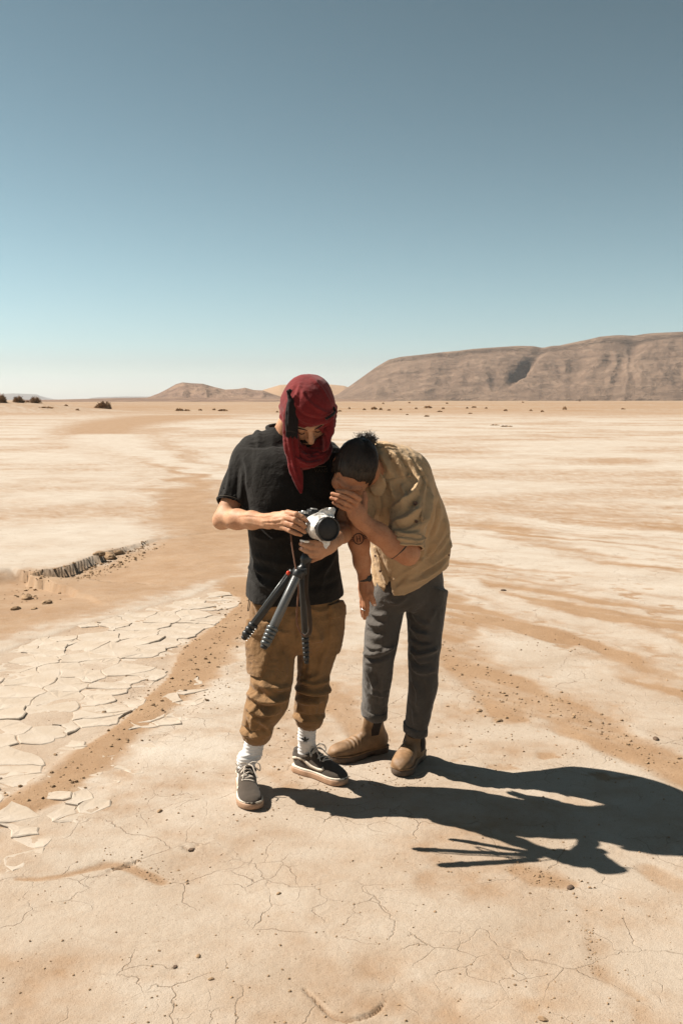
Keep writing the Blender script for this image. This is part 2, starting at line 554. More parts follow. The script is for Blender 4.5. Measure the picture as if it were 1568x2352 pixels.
def ground_mat():
    m, nt, b = new_mat('desert_crust')
    co = coords(nt)
    at = N(nt, 'ShaderNodeAttribute', attribute_name='sand').outputs['Fac']
    ac = N(nt, 'ShaderNodeAttribute', attribute_name='crack').outputs['Fac']
    n1 = noise(nt, co, 2.2, 8, 0.62)
    n2 = noise(nt, co, 38, 6, 0.7)
    n3 = noise(nt, co, 260, 3, 0.6)
    pale = ramp(nt, n1, [(0.30, (0.305, 0.235, 0.174)), (0.55, (0.351, 0.284, 0.223)), (0.75, (0.384, 0.326, 0.268))])
    aw = N(nt, 'ShaderNodeAttribute', attribute_name='white').outputs['Fac']
    pale = mixc(nt, aw, pale, ramp(nt, n1, [(0.30, (0.366, 0.305, 0.247)), (0.70, (0.427, 0.375, 0.320))]))
    sand = ramp(nt, n1, [(0.30, (0.244, 0.149, 0.084)), (0.70, (0.299, 0.198, 0.122))])
    f = math_n(nt, 'ADD', at, math_n(nt, 'MULTIPLY', math_n(nt, 'SUBTRACT', n2, 0.5), 0.35), True)
    c = mixc(nt, f, pale, sand)
    c = mixc(nt, math_n(nt, 'MULTIPLY', ac, 0.75), c, (0.183, 0.110, 0.061))
    # hairline shrinkage cracks
    wn_ = N(nt, 'ShaderNodeTexNoise'); wn_.inputs['Scale'].default_value = 5.0; wn_.inputs['Detail'].default_value = 5
    nt.links.new(co, wn_.inputs['Vector'])
    wa = N(nt, 'ShaderNodeVectorMath', operation='SCALE'); nt.links.new(wn_.outputs['Color'], wa.inputs[0]); wa.inputs['Scale'].default_value = 0.22
    wb = N(nt, 'ShaderNodeVectorMath', operation='ADD'); nt.links.new(co, wb.inputs[0]); nt.links.new(wa.outputs[0], wb.inputs[1])
    hair = None
    for sc, wd, nsc, lo, hi in ((3.0, 0.012, 1.6, 0.46, 0.58), (8.0, 0.020, 2.1, 0.52, 0.62)):
        vo = N(nt, 'ShaderNodeTexVoronoi', feature='DISTANCE_TO_EDGE', voronoi_dimensions='2D'); vo.inputs['Scale'].default_value = sc
        nt.links.new(wb.outputs[0], vo.inputs['Vector'])
        line = ramp(nt, math_n(nt, 'DIVIDE', vo.outputs['Distance'], wd), [(0.15, (1, 1, 1)), (0.9, (0, 0, 0))])
        msk = ramp(nt, noise(nt, co, nsc, 4, 0.6), [(lo, (0, 0, 0)), (hi, (1, 1, 1))])
        l2 = math_n(nt, 'MULTIPLY', line, msk)
        hair = l2 if hair is None else math_n(nt, 'MAXIMUM', hair, l2)
    hair = math_n(nt, 'MULTIPLY', hair, math_n(nt, 'SUBTRACT', 1.0, at, True))
    c = mixc(nt, math_n(nt, 'MULTIPLY', hair, 0.6), c, (0.165, 0.101, 0.058))
    sp = ramp(nt, n3, [(0.33, (0.72, 0.66, 0.60)), (0.46, (1, 1, 1))])
    c = mixc(nt, 0.8, c, sp, 'MULTIPLY')
    nt.links.new(c, b.inputs['Base Color'])
    b.inputs['Roughness'].default_value = 0.95
    b.inputs['Specular IOR Level'].default_value = 0.12
    p = bump(nt, b, n2, 0.5, 0.010)
    p = bump(nt, b, n3, 0.5, 0.003, p)
    bump(nt, b, math_n(nt, 'SUBTRACT', 1.0, hair), 0.6, 0.006, p)
    return m

M_GROUND = ground_mat()
g_xy, g_f = polar_sheet()
g_z, g_s, g_c, g_w = ground_fields(g_xy)
g_me = mesh_np('ground', np.concatenate([g_xy, g_z[:, None]], 1), g_f)
for nm, arr in (('sand', g_s), ('crack', g_c), ('white', g_w)):
    a = g_me.attributes.new(nm, 'FLOAT', 'POINT')
    a.data.foreach_set('value', np.ascontiguousarray(arr, np.float32))
ground = obj('ground', g_me, M_GROUND, kind='structure')

def gz(xy):
    return ground_fields(np.asarray(xy, float).reshape(-1, 2))[0]

# ---- dry mud plates, each a slab of its own
def clip_poly(poly, p, nvec):
    out = []
    m = len(poly)
    for i in range(m):
        a, b = poly[i], poly[(i + 1) % m]
        da, db = (a - p) @ nvec, (b - p) @ nvec
        if da <= 0: out.append(a)
        if (da < 0 < db) or (db < 0 < da):
            out.append(a + (b - a) * (da / (da - db)))
    return np.array(out) if len(out) > 2 else np.zeros((0, 2))

def mud_mat():
    m, nt, b = new_mat('dry_mud')
    co = coords(nt)
    n1 = noise(nt, co, 5, 6, 0.6)
    n2 = noise(nt, co, 60, 5, 0.7)
    c = ramp(nt, n1, [(0.3, (0.348, 0.278, 0.213)), (0.7, (0.409, 0.351, 0.293))])
    c = mixc(nt, ramp(nt, n2, [(0.55, (0, 0, 0)), (0.75, (0.213, 0.213, 0.213))]), c, (0.287, 0.189, 0.116))
    nt.links.new(c, b.inputs['Base Color'])
    b.inputs['Roughness'].default_value = 0.95
    b.inputs['Specular IOR Level'].default_value = 0.1
    bump(nt, b, n2, 0.4, 0.006)
    return m
M_MUD = mud_mat()

def mud_plates(POLY, rs_seed, size, drop, tilt_sd, lift):
    rs = np.random.default_rng(rs_seed)
    lo, hi = POLY.min(0), POLY.max(0)
    seeds = []
    tries = 0
    cand = lo + rs.random((6000, 2)) * (hi - lo)
    csd = poly_sd(cand, POLY)
    # plates are wider than deep and smaller towards the near edge
    while tries < 6000 and len(seeds) < 230:
        tries += 1
        p, sd = cand[tries - 1], csd[tries - 1]
        if sd > -0.02: continue
        rad = size * (0.155 + 0.05 * rs.random() + 0.05 * (p[1] - 4) / 4)
        if sd > -0.22: rad *= 0.62
        if all(math.hypot((p[0] - q[0]) / 1.35, (p[1] - q[1]) / 0.8) > rad for q in seeds): seeds.append(p)
    nreal = len(seeds)
    csd_of = poly_sd(np.array(seeds), POLY)
    for a, b in zip(POLY, np.roll(POLY, -1, 0)):      # outer seeds only bound the rim plates
        e = b - a; nn = np.array([e[1], -e[0]]) / (np.linalg.norm(e) + 1e-9)
        for t in np.arange(0, 1, 0.14 / max(np.linalg.norm(e), 0.15)):
            for sg in (-1, 1):
                q = a + e * t + nn * sg * 0.10 + rs.normal(0, 0.03, 2)
                if poly_sd(q[None], POLY)[0] > 0.02: seeds.append(q)
    seeds = np.array(seeds)
    count = 0
    for i, s in enumerate(seeds):
        if i >= nreal: break
        if csd_of[i] > -0.12 and rs.random() < 0.22: continue
        if rs.random() < drop: continue
        if s[0] < -0.43 * s[1] - 0.25: continue
        poly = s + np.array([[-.55, -.4], [.55, -.4], [.55, .4], [-.55, .4]])
        for j, q in enumerate(seeds):
            if i == j: continue
            dv = q - s
            if np.hypot(*dv) > 1.1: continue
            poly = clip_poly(poly, (s + q) / 2, dv)
            if len(poly) < 3: break
        if len(poly) < 3: continue
        # subdivide and wobble the outline so that neighbours still fit
        pts = []
        for a, b in zip(poly, np.roll(poly, -1, 0)):
            L = np.linalg.norm(b - a)
            k = max(1, int(L / 0.035))
            for t in np.linspace(0, 1, k, endpoint=False): pts.append(a + (b - a) * t)
        pts = np.array(pts)
        pts = pts + 0.040 * np.stack([vnoise(pts * 7, 101), vnoise(pts * 7, 102)], 1) + 0.014 * np.stack([vnoise(pts * 31, 103), vnoise(pts * 31, 104)], 1)
        if poly_sd(pts, POLY).max() > 0.30: continue
        c = pts.mean(0)
        shrink = 0.0012 + 0.006 * rs.random() ** 4
        dist = np.linalg.norm(pts - c, axis=1)[:, None]
        pts = c + (pts - c) * np.clip(1 - shrink / np.maximum(dist, 0.02), 0.4, 1)
        n = len(pts)
        th = 0.0115 + 0.006 * rs.random() ** 2
        tilt = rs.normal(0, tilt_sd, 2) + np.array([0.0, 0.010])
        curl = 0.005 * rs.random() + 0.001
        loc = pts - c
        rmax = dist.max()
        sunk = 0.0065 * sstep(-0.30, -0.03, csd_of[i])
        def zz(l, e): return th - 0.0155 + lift - sunk + l @ tilt + curl * (np.linalg.norm(l, axis=1) / rmax) ** 3 * e
        v = [np.column_stack([loc, zz(loc, 1) - 0.05]),                       # bottom
             np.column_stack([loc, zz(loc, 1) - 0.003]),                      # below the edge
             np.column_stack([loc * (1 - 0.006 / np.maximum(dist, .03)), zz(loc, 1) ]),
             np.column_stack([loc * 0.6, zz(loc * 0.6, 1) + 0.001 * rs.normal(size=n)]),
             [[0, 0, zz(np.zeros((1, 2)), 1)[0]]]]
        v = np.concatenate(v)
        f = []
        for r_ in range(3):
            for j in range(n):
                k = (j + 1) % n
                f.append((r_ * n + j, r_ * n + k, (r_ + 1) * n + k)); f.append((r_ * n + j, (r_ + 1) * n + k, (r_ + 1) * n + j))
        for j in range(n): f.append((3 * n + j, 3 * n + (j + 1) % n, 4 * n))
        me = mesh_np('mud_plate', v, np.array(f), False)
        o = bpy.data.objects.new('mud_plate', me)
        me.materials.append(M_MUD)
        col.objects.link(o)
        o.parent = ground
        o.location = (c[0], c[1], 0)
        count += 1
    return count
mud_plates(PLATES, 21, 1.0, 0.015, 0.017, 0.0)
mud_plates(CHIPS, 33, 0.75, 0.30, 0.030, 0.002)

# ---- clods: many small ones as stuff, larger ones singly
def rock_verts(rs, n=1):
    t = (1 + 5 ** 0.5) / 2
    v = np.array([(-1, t, 0), (1, t, 0), (-1, -t, 0), (1, -t, 0), (0, -1, t), (0, 1, t), (0, -1, -t), (0, 1, -t), (t, 0, -1), (t, 0, 1), (-t, 0, -1), (-t, 0, 1)], float)
    v /= np.linalg.norm(v[0])
    return v
ICO_F = np.array([(0, 11, 5), (0, 5, 1), (0, 1, 7), (0, 7, 10), (0, 10, 11), (1, 5, 9), (5, 11, 4), (11, 10, 2), (10, 7, 6), (7, 1, 8), (3, 9, 4), (3, 4, 2), (3, 2, 6), (3, 6, 8), (3, 8, 9), (4, 9, 5), (2, 4, 11), (6, 2, 10), (8, 6, 7), (9, 8, 1)])

M_CLOD = plain_mat('dry_clod', (0.264, 0.175, 0.106), 0.95, 0, 0.3, 30, 0.5, 0.1)
M_STONE = plain_mat('desert_stone', (0.112, 0.073, 0.050), 0.9, 0, 0.3, 30, 0.5, 0.2)

def clod_mesh(rs, spots):
    base = rock_verts(rs)
    vs, fs = [], []
    for k, (x, y, z, r) in enumerate(spots):
        v = base * (1 + 0.35 * rs.normal(size=(12, 1)).clip(-1, 1)) * np.array([1, 1, 0.65]) * r
        a = rs.random() * 6.28
        R = np.array([[math.cos(a), -math.sin(a), 0], [math.sin(a), math.cos(a), 0], [0, 0, 1]])
        vs.append(v @ R.T + np.array([x, y, z + r * 0.25])); fs.append(ICO_F + 12 * k)
    return np.concatenate(vs), np.concatenate(fs)

def scatter_clods():
    rs = np.random.default_rng(5)
    spots = []
    def along(pts, w, n, r0, r1):
        g = spline(np.array([G(*q)[:2] for q in pts]), 8)
        L = np.concatenate([[0], np.cumsum(np.linalg.norm(np.diff(g, axis=0), axis=1))])
        for _ in range(n):
            t = rs.random() * L[-1]
            c = np.array([np.interp(t, L, g[:, 0]), np.interp(t, L, g[:, 1])]) + rs.normal(0, w, 2)
            spots.append((*c, 0.75 * (r0 + (r1 - r0) * rs.random() ** 4)))
    along(((1030, 1480), (1090, 1540), (1150, 1590), (1180, 1650)), 0.10, 230, 0.003, 0.014)
    along(((1240, 1600), (1330, 1650), (1420, 1700), (1568, 1770)), 0.09, 230, 0.003, 0.013)
    along(((560, 1360), (520, 1420), (470, 1500), (385, 1570), (330, 1620)), 0.15, 380, 0.004, 0.017)
    along(((330, 1620), (270, 1690), (180, 1760), (60, 1840)), 0.09, 150, 0.003, 0.014)
    along(((640, 1620), (690, 1670), (660, 1740), (720, 1780)), 0.10, 140, 0.002, 0.009)
    along(((760, 1590), (850, 1690)), 0.06, 90, 0.002, 0.008)
    along(((1205, 1985), (1250, 2010), (1310, 2035)), 0.035, 90, 0.002, 0.008)
    along(((1350, 2120), (1358, 2180), (1372, 2235)), 0.014, 80, 0.002, 0.006)
    along(((280, 1985), (330, 1990), (400, 2020)), 0.03, 70, 0.002, 0.007)
    along(((60, 1330), (130, 1320), (210, 1300), (300, 1268), (345, 1250)), 0.10, 200, 0.008, 0.03)
    along(((40, 1340), (70, 1365), (110, 1370)), 0.16, 30, 0.008, 0.03)
    along(((1040, 1560), (1100, 1640), (1200, 1700), (1400, 1760)), 0.25, 140, 0.003, 0.010)
    along(((150, 1880), (700, 2000), (1500, 2100)), 0.45, 120, 0.002, 0.006)
    along(((300, 2200), (800, 2250), (1500, 2250)), 0.25, 50, 0.002, 0.005)
    along(((1000, 1400), (1200, 1460), (1500, 1560)), 0.25, 140, 0.003, 0.012)
    along(((1050, 1640), (1250, 1680), (1500, 1720)), 0.30, 260, 0.0025, 0.008)
    along(((1150, 1900), (1350, 2000), (1560, 2060)), 0.20, 120, 0.002, 0.007)
    along(((300, 1650), (430, 1620), (540, 1560)), 0.16, 160, 0.0025, 0.009)
    along(((200, 1800), (330, 1900), (420, 1960)), 0.16, 90, 0.002, 0.007)
    along(((60, 1312), (130, 1306), (210, 1284), (300, 1258), (345, 1244)), 0.030, 200, 0.006, 0.022)
    for q_ in ((560, 1865), (612, 1855), (680, 1790), (740, 1815), (800, 1812), (790, 1758), (860, 1762), (905, 1795), (970, 1785)):
        along((q_, (q_[0] + 12, q_[1] + 3)), 0.035, 26, 0.002, 0.007)      # soil pushed up round the soles
    for _ in range(1700):      # fine grit all over the near ground
        r_ = 2.3 + 5.5 * rs.random() ** 1.4; a_ = rs.uniform(-0.42, 0.42)
        spots.append((r_ * math.sin(a_), r_ * math.cos(a_), 0.0012 + 0.0035 * rs.random() ** 3))
    sp = np.array(spots)
    z = gz(sp[:, :2])
    v, f = clod_mesh(rs, [(a, b, c, r) for (a, b, r), c in zip(sp, z)])
    obj('soil_crumbs', mesh_np('soil_crumbs', v, f, False), M_CLOD, kind='stuff', label='small crumbs of dry soil strewn along the wheel tracks', cat='soil crumbs')
scatter_clods()

def single_stone(px, py, r, label, cat='stone', mat=None, seed=0, flat=0.6, name='stone'):
    rs = np.random.default_rng(seed + 300)
    bm = bmesh.new()
    bmesh.ops.create_icosphere(bm, subdivisions=3, radius=1)
    v = np.array([q.co for q in bm.verts])
    d = 1 + 0.28 * fbm(v * 1.6 + seed * 3.1, seed, 3)
    v = v * d[:, None] * np.array([1.3, 0.85, flat * 0.8]) * r * (0.8 if name == 'stone' else 1.0)
    for q, c in zip(bm.verts, v): q.co = c
    me = bpy.data.meshes.new(name); bm.to_mesh(me); bm.free()
    g = G(px, py)[:2]
    o = obj(name, me, mat or M_STONE, label=label, cat=cat)
    o.location = (g[0], g[1], float(gz(g)[0]) + r * flat * 0.22)
    o.rotation_euler = (0, 0, rs.random() * 6.28)
    return o
single_stone(1150, 2002, 0.0, '', seed=1) if False else None
for i, (px, py, r, lab) in enumerate((
        (1308, 2033, 0.017, 'largest dark clod lying in the crumbly patch right of the shadow'),
        (1245, 2336, 0.013, 'small dark stone near the bottom edge, right of centre'),
        (455, 2193, 0.010, 'small pebble on bare crust, highest of the lower left pebbles'),
        (402, 2217, 0.009, 'pebble beside a smaller crumb, low on the bare crust'),
        (485, 2246, 0.009, 'lone pebble right of the other lower left pebbles'),
        (367, 1860, 0.014, 'brown clod on the crust left of the laced sneaker'),
        (440, 1946, 0.012, 'dark clod by the short crack below the sneaker'),
        (1145, 1656, 0.022, 'dark stone at the near end of the right wheel track'),
        (1100, 1632, 0.020, 'dark clod in the broken soil beside the grey trousers'),
        (1505, 1700, 0.020, 'stone in the wheel track near the right edge'),
        (1152, 1612, 0.012, 'small clod just above the dark stone in the right track'),
        (1380, 1640, 0.012, 'brown clod on the pale strip between the two right tracks'),
        (1155, 1356, 0.025, 'lone dark stone on the far sandy strip right of the men'),
        (640, 1157, 0.030, 'stone on the pale plain behind the black shirt sleeve') if False else
        (640, 2050, 0.009, 'small clod on the crust below the long shadow'))):
    single_stone(px, py, r, lab, 'stone', M_STONE if i % 3 == 0 else M_CLOD, i)

# eroded lumps along the bank
for i, (px, py, r, lab) in enumerate((
        (250, 1268, 0.085, 'biggest crumbling lump of earth at the middle of the eroded bank'),
        (272, 1262, 0.06, 'crumbling lump of earth just right of the biggest bank lump'),
        (228, 1274, 0.05, 'crumbling lump of earth just left of the biggest bank lump'),
        (62, 1362, 0.05, 'upper clod of the fallen clods below the eroded bank'),
        (108, 1378, 0.04, 'right hand clod of the fallen clods below the eroded bank'),
        (35, 1392, 0.035, 'lowest clod fallen in the sand below the eroded bank'))):
    single_stone(px, py, r, lab, 'clod', M_CLOD, 40 + i, 0.75, 'earth_clod')

# ------------------------------------------------------------------ far relief
def rock_slope_mat(name, c0, c1, c2, scale):
    m, nt, b = new_mat(name)
    co = coords(nt)
    mp = N(nt, 'ShaderNodeMapping')
    mp.inputs['Scale'].default_value = (1, 1, 3.2)
    nt.links.new(co, mp.inputs['Vector'])
    n1 = noise(nt, mp.outputs[0], scale, 8, 0.65, 0.4)
    n2 = noise(nt, co, scale * 0.35, 5, 0.6)
    c = ramp(nt, n1, [(0.32, c0), (0.55, c1), (0.74, c2)])
    c = mixc(nt, ramp(nt, n2, [(0.5, (0, 0, 0)), (0.75, (0.6, 0.6, 0.6))]), c, c2)
    nt.links.new(c, b.inputs['Base Color'])
    b.inputs['Roughness'].default_value = 1.0
    b.inputs['Specular IOR Level'].default_value = 0.05
    bump(nt, b, n1, 0.9, 10.0)
    return m

def relief(name, prof, Y0, depth, mat, seed, gul=0.12, bench=(), nu=420, nv=90, slope=0.8, back=True, gullies=()):
    """a hill front: silhouette prof in photograph pixels at distance Y0 + depth, rising from Y0"""
    prof = np.array(prof, float)
    u = np.linspace(prof[0, 0], prof[-1, 0], nu)
    top = np.interp(u, prof[:, 0], prof[:, 1])
    Yt = Y0 + depth
    H = np.maximum((918 - top) / F_PX * Yt / cP ** 2, 0) + CAM_H * 0 + 1.5
    X = (u - CX) / F_PX * Yt / cP
    v = np.linspace(0, 1.0, nv)
    U, Vv = np.meshgrid(np.arange(nu), v, indexing='ij')
    Hh = H[U]; 
    px = u[U]
    wsc = depth
    q = np.stack([X[U].ravel() / wsc, Vv.ravel() * 0.55], 1)
    n = fbm(q * 3.0, seed, 5).reshape(U.shape)
    rid = 1 - np.abs(fbm(q * np.array([3.6, 1.1]) + 7, seed + 3, 4)).reshape(U.shape) * 2.2
    rid2 = 1 - np.abs(fbm(q * np.array([7.0, 6.0]) + 3, seed + 6, 4)).reshape(U.shape) * 2.4
    zf = Vv ** slope
    for (b0, b1) in bench:      # steps: steeper bands
        zf = zf + b1 * (sstep(b0, b0 + 0.035, Vv) - Vv)
    env = np.sin(np.pi * np.clip(Vv, 0, 1)) ** 0.8
    Yy = Y0 + depth * (Vv + 0.06 * n * (1 - Vv))
    zf = zf + env * gul * (0.9 * (rid - 0.6) + 0.35 * (rid2 - 0.5) + 0.5 * n)
    for (gx0, gy0, gx1, gy1, gw, gd) in gullies:     # deep gullies, photograph px at the top and bottom
        cx = gx0 + (gx1 - gx0) * (1 - Vv)
        g = np.exp(-((px - cx) / gw) ** 2) * sstep(gy0, gy0 + 0.5, Vv) * (1 - sstep(gy1, 1.02, Vv) * 0.85)
        zf = zf - gd * g
    zz = Hh * np.clip(zf, 0, 1.0)
    Xx = X[U] * (Yy / Yt)
    P = np.stack([Xx, Yy, zz - 2.0 * (Vv < 1e-6)], -1)
    # plateau and back
    rows = [P]
    B1 = P[:, -1:].copy(); B1[..., 1] += depth * 1.5; B1[..., 0] *= (Yt + depth * 1.5) / Yt; B1[..., 2] = np.maximum(B1[..., 2] * 0.97, -1)
    B2 = B1.copy(); B2[..., 1] += depth; B2[..., 2] = -2
    P = np.concatenate([P, B1, B2], 1)
    nvv = P.shape[1]
    i, j = np.meshgrid(np.arange(nu - 1), np.arange(nvv - 1), indexing='ij')
    f = np.stack([i * nvv + j, (i + 1) * nvv + j, (i + 1) * nvv + j + 1, i * nvv + j + 1], -1).reshape(-1, 4)
    return obj(name, mesh_np(name, P.reshape(-1, 3), f), mat, kind='structure')

M_MESA = rock_slope_mat('mesa_rock', (0.112, 0.073, 0.052), (0.158, 0.105, 0.074), (0.24, 0.165, 0.117), 0.03)
M_HILL = rock_slope_mat('hill_rock', (0.144, 0.094, 0.072), (0.204, 0.135, 0.099), (0.300, 0.201, 0.135), 0.03)
M_DUNE = rock_slope_mat('dune_sand', (0.276, 0.168, 0.096), (0.300, 0.186, 0.108), (0.318, 0.204, 0.120), 0.008)
M_FAR = rock_slope_mat('far_rock', (0.102, 0.078, 0.072), (0.126, 0.096, 0.084), (0.162, 0.120, 0.102), 0.004)
relief('mesa', ((690, 919), (745, 915), (775, 906), (800, 889), (830, 868), (862, 845), (890, 828), (915, 822), (960, 818), (1010, 812), (1060, 806), (1120, 802), (1180, 798), (1245, 799), (1275, 797), (1320, 786), (1365, 777), (1420, 773), (1500, 769), (1568, 766), (1700, 764), (1900, 770), (2150, 790), (2400, 840), (2600, 915)),
       1500, 330, M_MESA, 12, 0.08, ((0.62, 0.03), (0.93, 0.06)), 760, 120, 0.9,
       gullies=((1236, 0.12, 1130, 0.70, 13, 0.16), (900, 0.2, 840, 0.8, 30, 0.06), (1050, 0.2, 1010, 0.8, 26, 0.07), (1440, 0.25, 1400, 0.9, 24, 0.10), (1330, 0.1, 1300, 0.6, 40, 0.08)))
relief('rocky_hill', ((300, 919), (345, 913), (372, 903), (392, 893), (410, 883), (425, 879), (445, 881), (470, 882), (495, 889), (520, 895), (548, 894), (566, 891), (585, 896), (606, 897), (628, 905), (650, 912), (690, 918)),
       1100, 200, M_HILL, 31, 0.22, ((0.8, 0.08),), 420, 60, 0.9)
relief('sand_dune', ((520, 919), (570, 908), (610, 895), (645, 885), (680, 883), (720, 886), (760, 884), (790, 887), (820, 897), (870, 915)),
       2300, 500, M_DUNE, 51, 0.05, (), 260, 50, 0.85)
relief('far_mesa', ((-240, 919), (-200, 905), (-120, 903), (0, 906), (40, 904), (95, 906), (108, 913), (124, 919)), 8200, 600, M_FAR, 71, 0.1, (), 120, 30, 0.8)
relief('far_ridge', ((195, 919), (225, 913), (290, 911), (345, 911), (420, 913), (500, 919)), 7000, 600, M_FAR, 81, 0.1, (), 120, 30, 0.8)
relief('gravel_rise', ((60, 919.5), (160, 917), (260, 914.5), (350, 913), (470, 913), (600, 914), (700, 914), (800, 916), (900, 919)), 800, 160, M_HILL, 91, 0.1, (), 160, 30, 0.8)

# ------------------------------------------------------------------ shrubs
def shrub_mat(name, c0, c1):
    m, nt, b = new_mat(name)
    co = coords(nt)
    c = ramp(nt, noise(nt, co, 6, 4), [(0.3, c0), (0.7, c1)])
    nt.links.new(c, b.inputs['Base Color'])
    b.inputs['Roughness'].default_value = 0.9
    b.inputs['Specular IOR Level'].default_value = 0.1
    return m
M_TWIG = shrub_mat('dry_twigs', (0.24, 0.15, 0.085), (0.42, 0.28, 0.17))
M_TUFT = shrub_mat('dry_tuft', (0.22, 0.13, 0.065), (0.40, 0.24, 0.12))
M_STEM = shrub_mat('shrub_stem', (0.043, 0.028, 0.019), (0.068, 0.043, 0.028))

def shrub_mesh(w, h, n, seed, spiky=0.25, bw=0.02):
    rs = np.random.default_rng(seed)
    vs, fs = [], []
    for k in range(n):
        a = rs.random() * 2 * math.pi
        e = math.acos(rs.random() * 0.97)
        d = np.array([math.cos(a) * math.sin(e), math.sin(a) * math.sin(e), math.cos(e)])
        rad = (0.75 + spiky * rs.random()) * (0.9 + 0.2 * math.sin(a * 3 + seed) * math.cos(e * 2))
        tip = d * np.array([w, w * 0.8, h]) * rad
        s0 = tip * (0.25 + 0.5 * rs.random())
        side = np.cross(d, rs.normal(size=3)); side /= np.linalg.norm(side) + 1e-9
        b = bw * w * (0.5 + rs.random())
        i = len(vs)
        mid = (s0 + tip) / 2 + rs.normal(0, 0.04, 3) * w
        vs += [s0 - side * b * 0.4, s0 + side * b * 0.4, mid + side * b, mid - side * b, tip]
        fs += [(i, i + 1, i + 2), (i, i + 2, i + 3), (i + 3, i + 2, i + 4)]
    return np.array(vs), np.array(fs)

def shrub(px, py, wpx, hpx, label, seed, n=700, name='desert_shrub', cat='shrub', group=None, mat=None, dist=None, spiky=0.3, parts=True, bw=0.03):
    g = G(px, py) if dist is None else V(px, py, dist)
    Y = g[1]
    w = wpx / 2 / F_PX * Y; h = hpx / F_PX * Y
    z = float(gz(g[:2])[0])
    v, f = shrub_mesh(w, h, n, seed, spiky, bw)
    if parts:
        r = empty(name, (g[0], Y, z - 0.02), label, cat, group)
        o = obj('twigs', mesh_np('twigs', v, f, False), mat or M_TWIG); o.parent = r
        # a mounded core of dead wood and a few bare stems
        st = []
        rs = np.random.default_rng(seed + 1)
        for k in range(9):
            a = k / 9 * 6.283 + rs.random()
            tip = np.array([math.cos(a) * w * 0.7, math.sin(a) * w * 0.55, h * (0.45 + 0.5 * rs.random())])
            st.append(tube(spline([np.zeros(3), tip * np.array([0.4, 0.4, 0.6]), tip], 3), [0.03 * w] * 6 + [0.008 * w], 5))
        vv, ff = join(st)
        s = obj('stem', mesh_np('stem', vv, fix_quads(ff)), M_STEM); s.parent = r
        return r
    o = obj(name, mesh_np(name, v, f, False), mat or M_TUFT, label=label, cat=cat, group=group)
    o.location = (g[0], Y, z - 0.02)
    return o

shrub(240, 944, 46, 20, 'big dark domed shrub standing alone on the plain at left', 1, 2600, bw=0.022)
shrub(3, 937, 34, 24, 'dense brown shrub on the hump cut by the left edge', 2, 1100, dist=128)
shrub(43, 934, 34, 17, 'middle brown shrub of three on the left hump', 3, 900, dist=130)
shrub(64, 930, 12, 8, 'smallest pale shrub on the left hump between two bigger ones', 4, 260, dist=132, parts=False)
shrub(82, 929, 26, 16, 'shrub with an upright sprig at the right of the left hump', 5, 800, dist=132, spiky=0.6)
shrub(108, 935, 40, 5, 'low strip of dead brush below the left hump', 6, 200, parts=False, dist=124)
small = [(153, 946, 13, 5), (179, 948, 11, 6), (412, 944, 26, 8), (430, 944, 18, 6), (460, 943, 12, 6), (512, 944, 28, 7), (492, 942, 10, 6), (637, 947, 10, 5),
         (802, 940, 8, 6), (836, 942, 10, 6), (858, 941, 20, 9), (874, 942, 12, 8), (893, 943, 11, 5), (920, 942, 8, 5), (955, 940, 9, 6), (982, 938, 24, 8), (1017, 940, 10, 6), (1072, 939, 8, 6), (1088, 937, 14, 6), (1116, 939, 9, 5),
         (1010, 946, 16, 5), (1160, 944, 12, 6), (1218, 944, 10, 6), (1244, 946, 11, 6), (1296, 941, 14, 9), (935, 953, 10, 4), (1080, 950, 14, 4), (980, 957, 16, 6), (1135, 977, 26, 4), (1160, 980, 34, 4),
         (1026, 927, 8, 5), (940, 926, 8, 4), (880, 927, 8, 4), (1200, 925, 7, 4), (1330, 922, 7, 4), (1430, 940, 14, 4), (780, 945, 12, 5)]
own = {(858, 941): 'darkest bushy tuft right of the red headscarf on the far plain', (982, 938): 'widest orange tuft beyond the bent back, below the mesa', (1296, 941): 'lone tall dark tuft at the right, below the mesa',
       (1135, 977): 'left one of two low strips of dead brush on the pale plain', (1160, 980): 'right one of two low strips of dead brush on the pale plain', (412, 944): 'left tuft of the orange pair between the domed shrub and the men',
       (430, 944): 'right tuft of the orange pair between the domed shrub and the men', (512, 944): 'wide orange tuft nearest the black shirt shoulder on the left', (153, 946): 'small tuft just left of the domed shrub, farther one',
       (179, 948): 'small tuft just left of the domed shrub, nearer one', (1430, 940): 'rightmost low tuft on the far plain near the right edge', (637, 947): 'tiny tuft just left of the headscarf'}
for i, (a, b, w_, h_) in enumerate(small):
    lab = own.get((a, b))
    shrub(a, b, w_, h_, lab or 'tiny dry tuft strewn on the far plain, one of many alike', 20 + i, 150, 'dry_tuft', 'dry tuft', None if lab else 'dry tufts strewn on the far plain', M_TUFT, parts=False, bw=0.06)

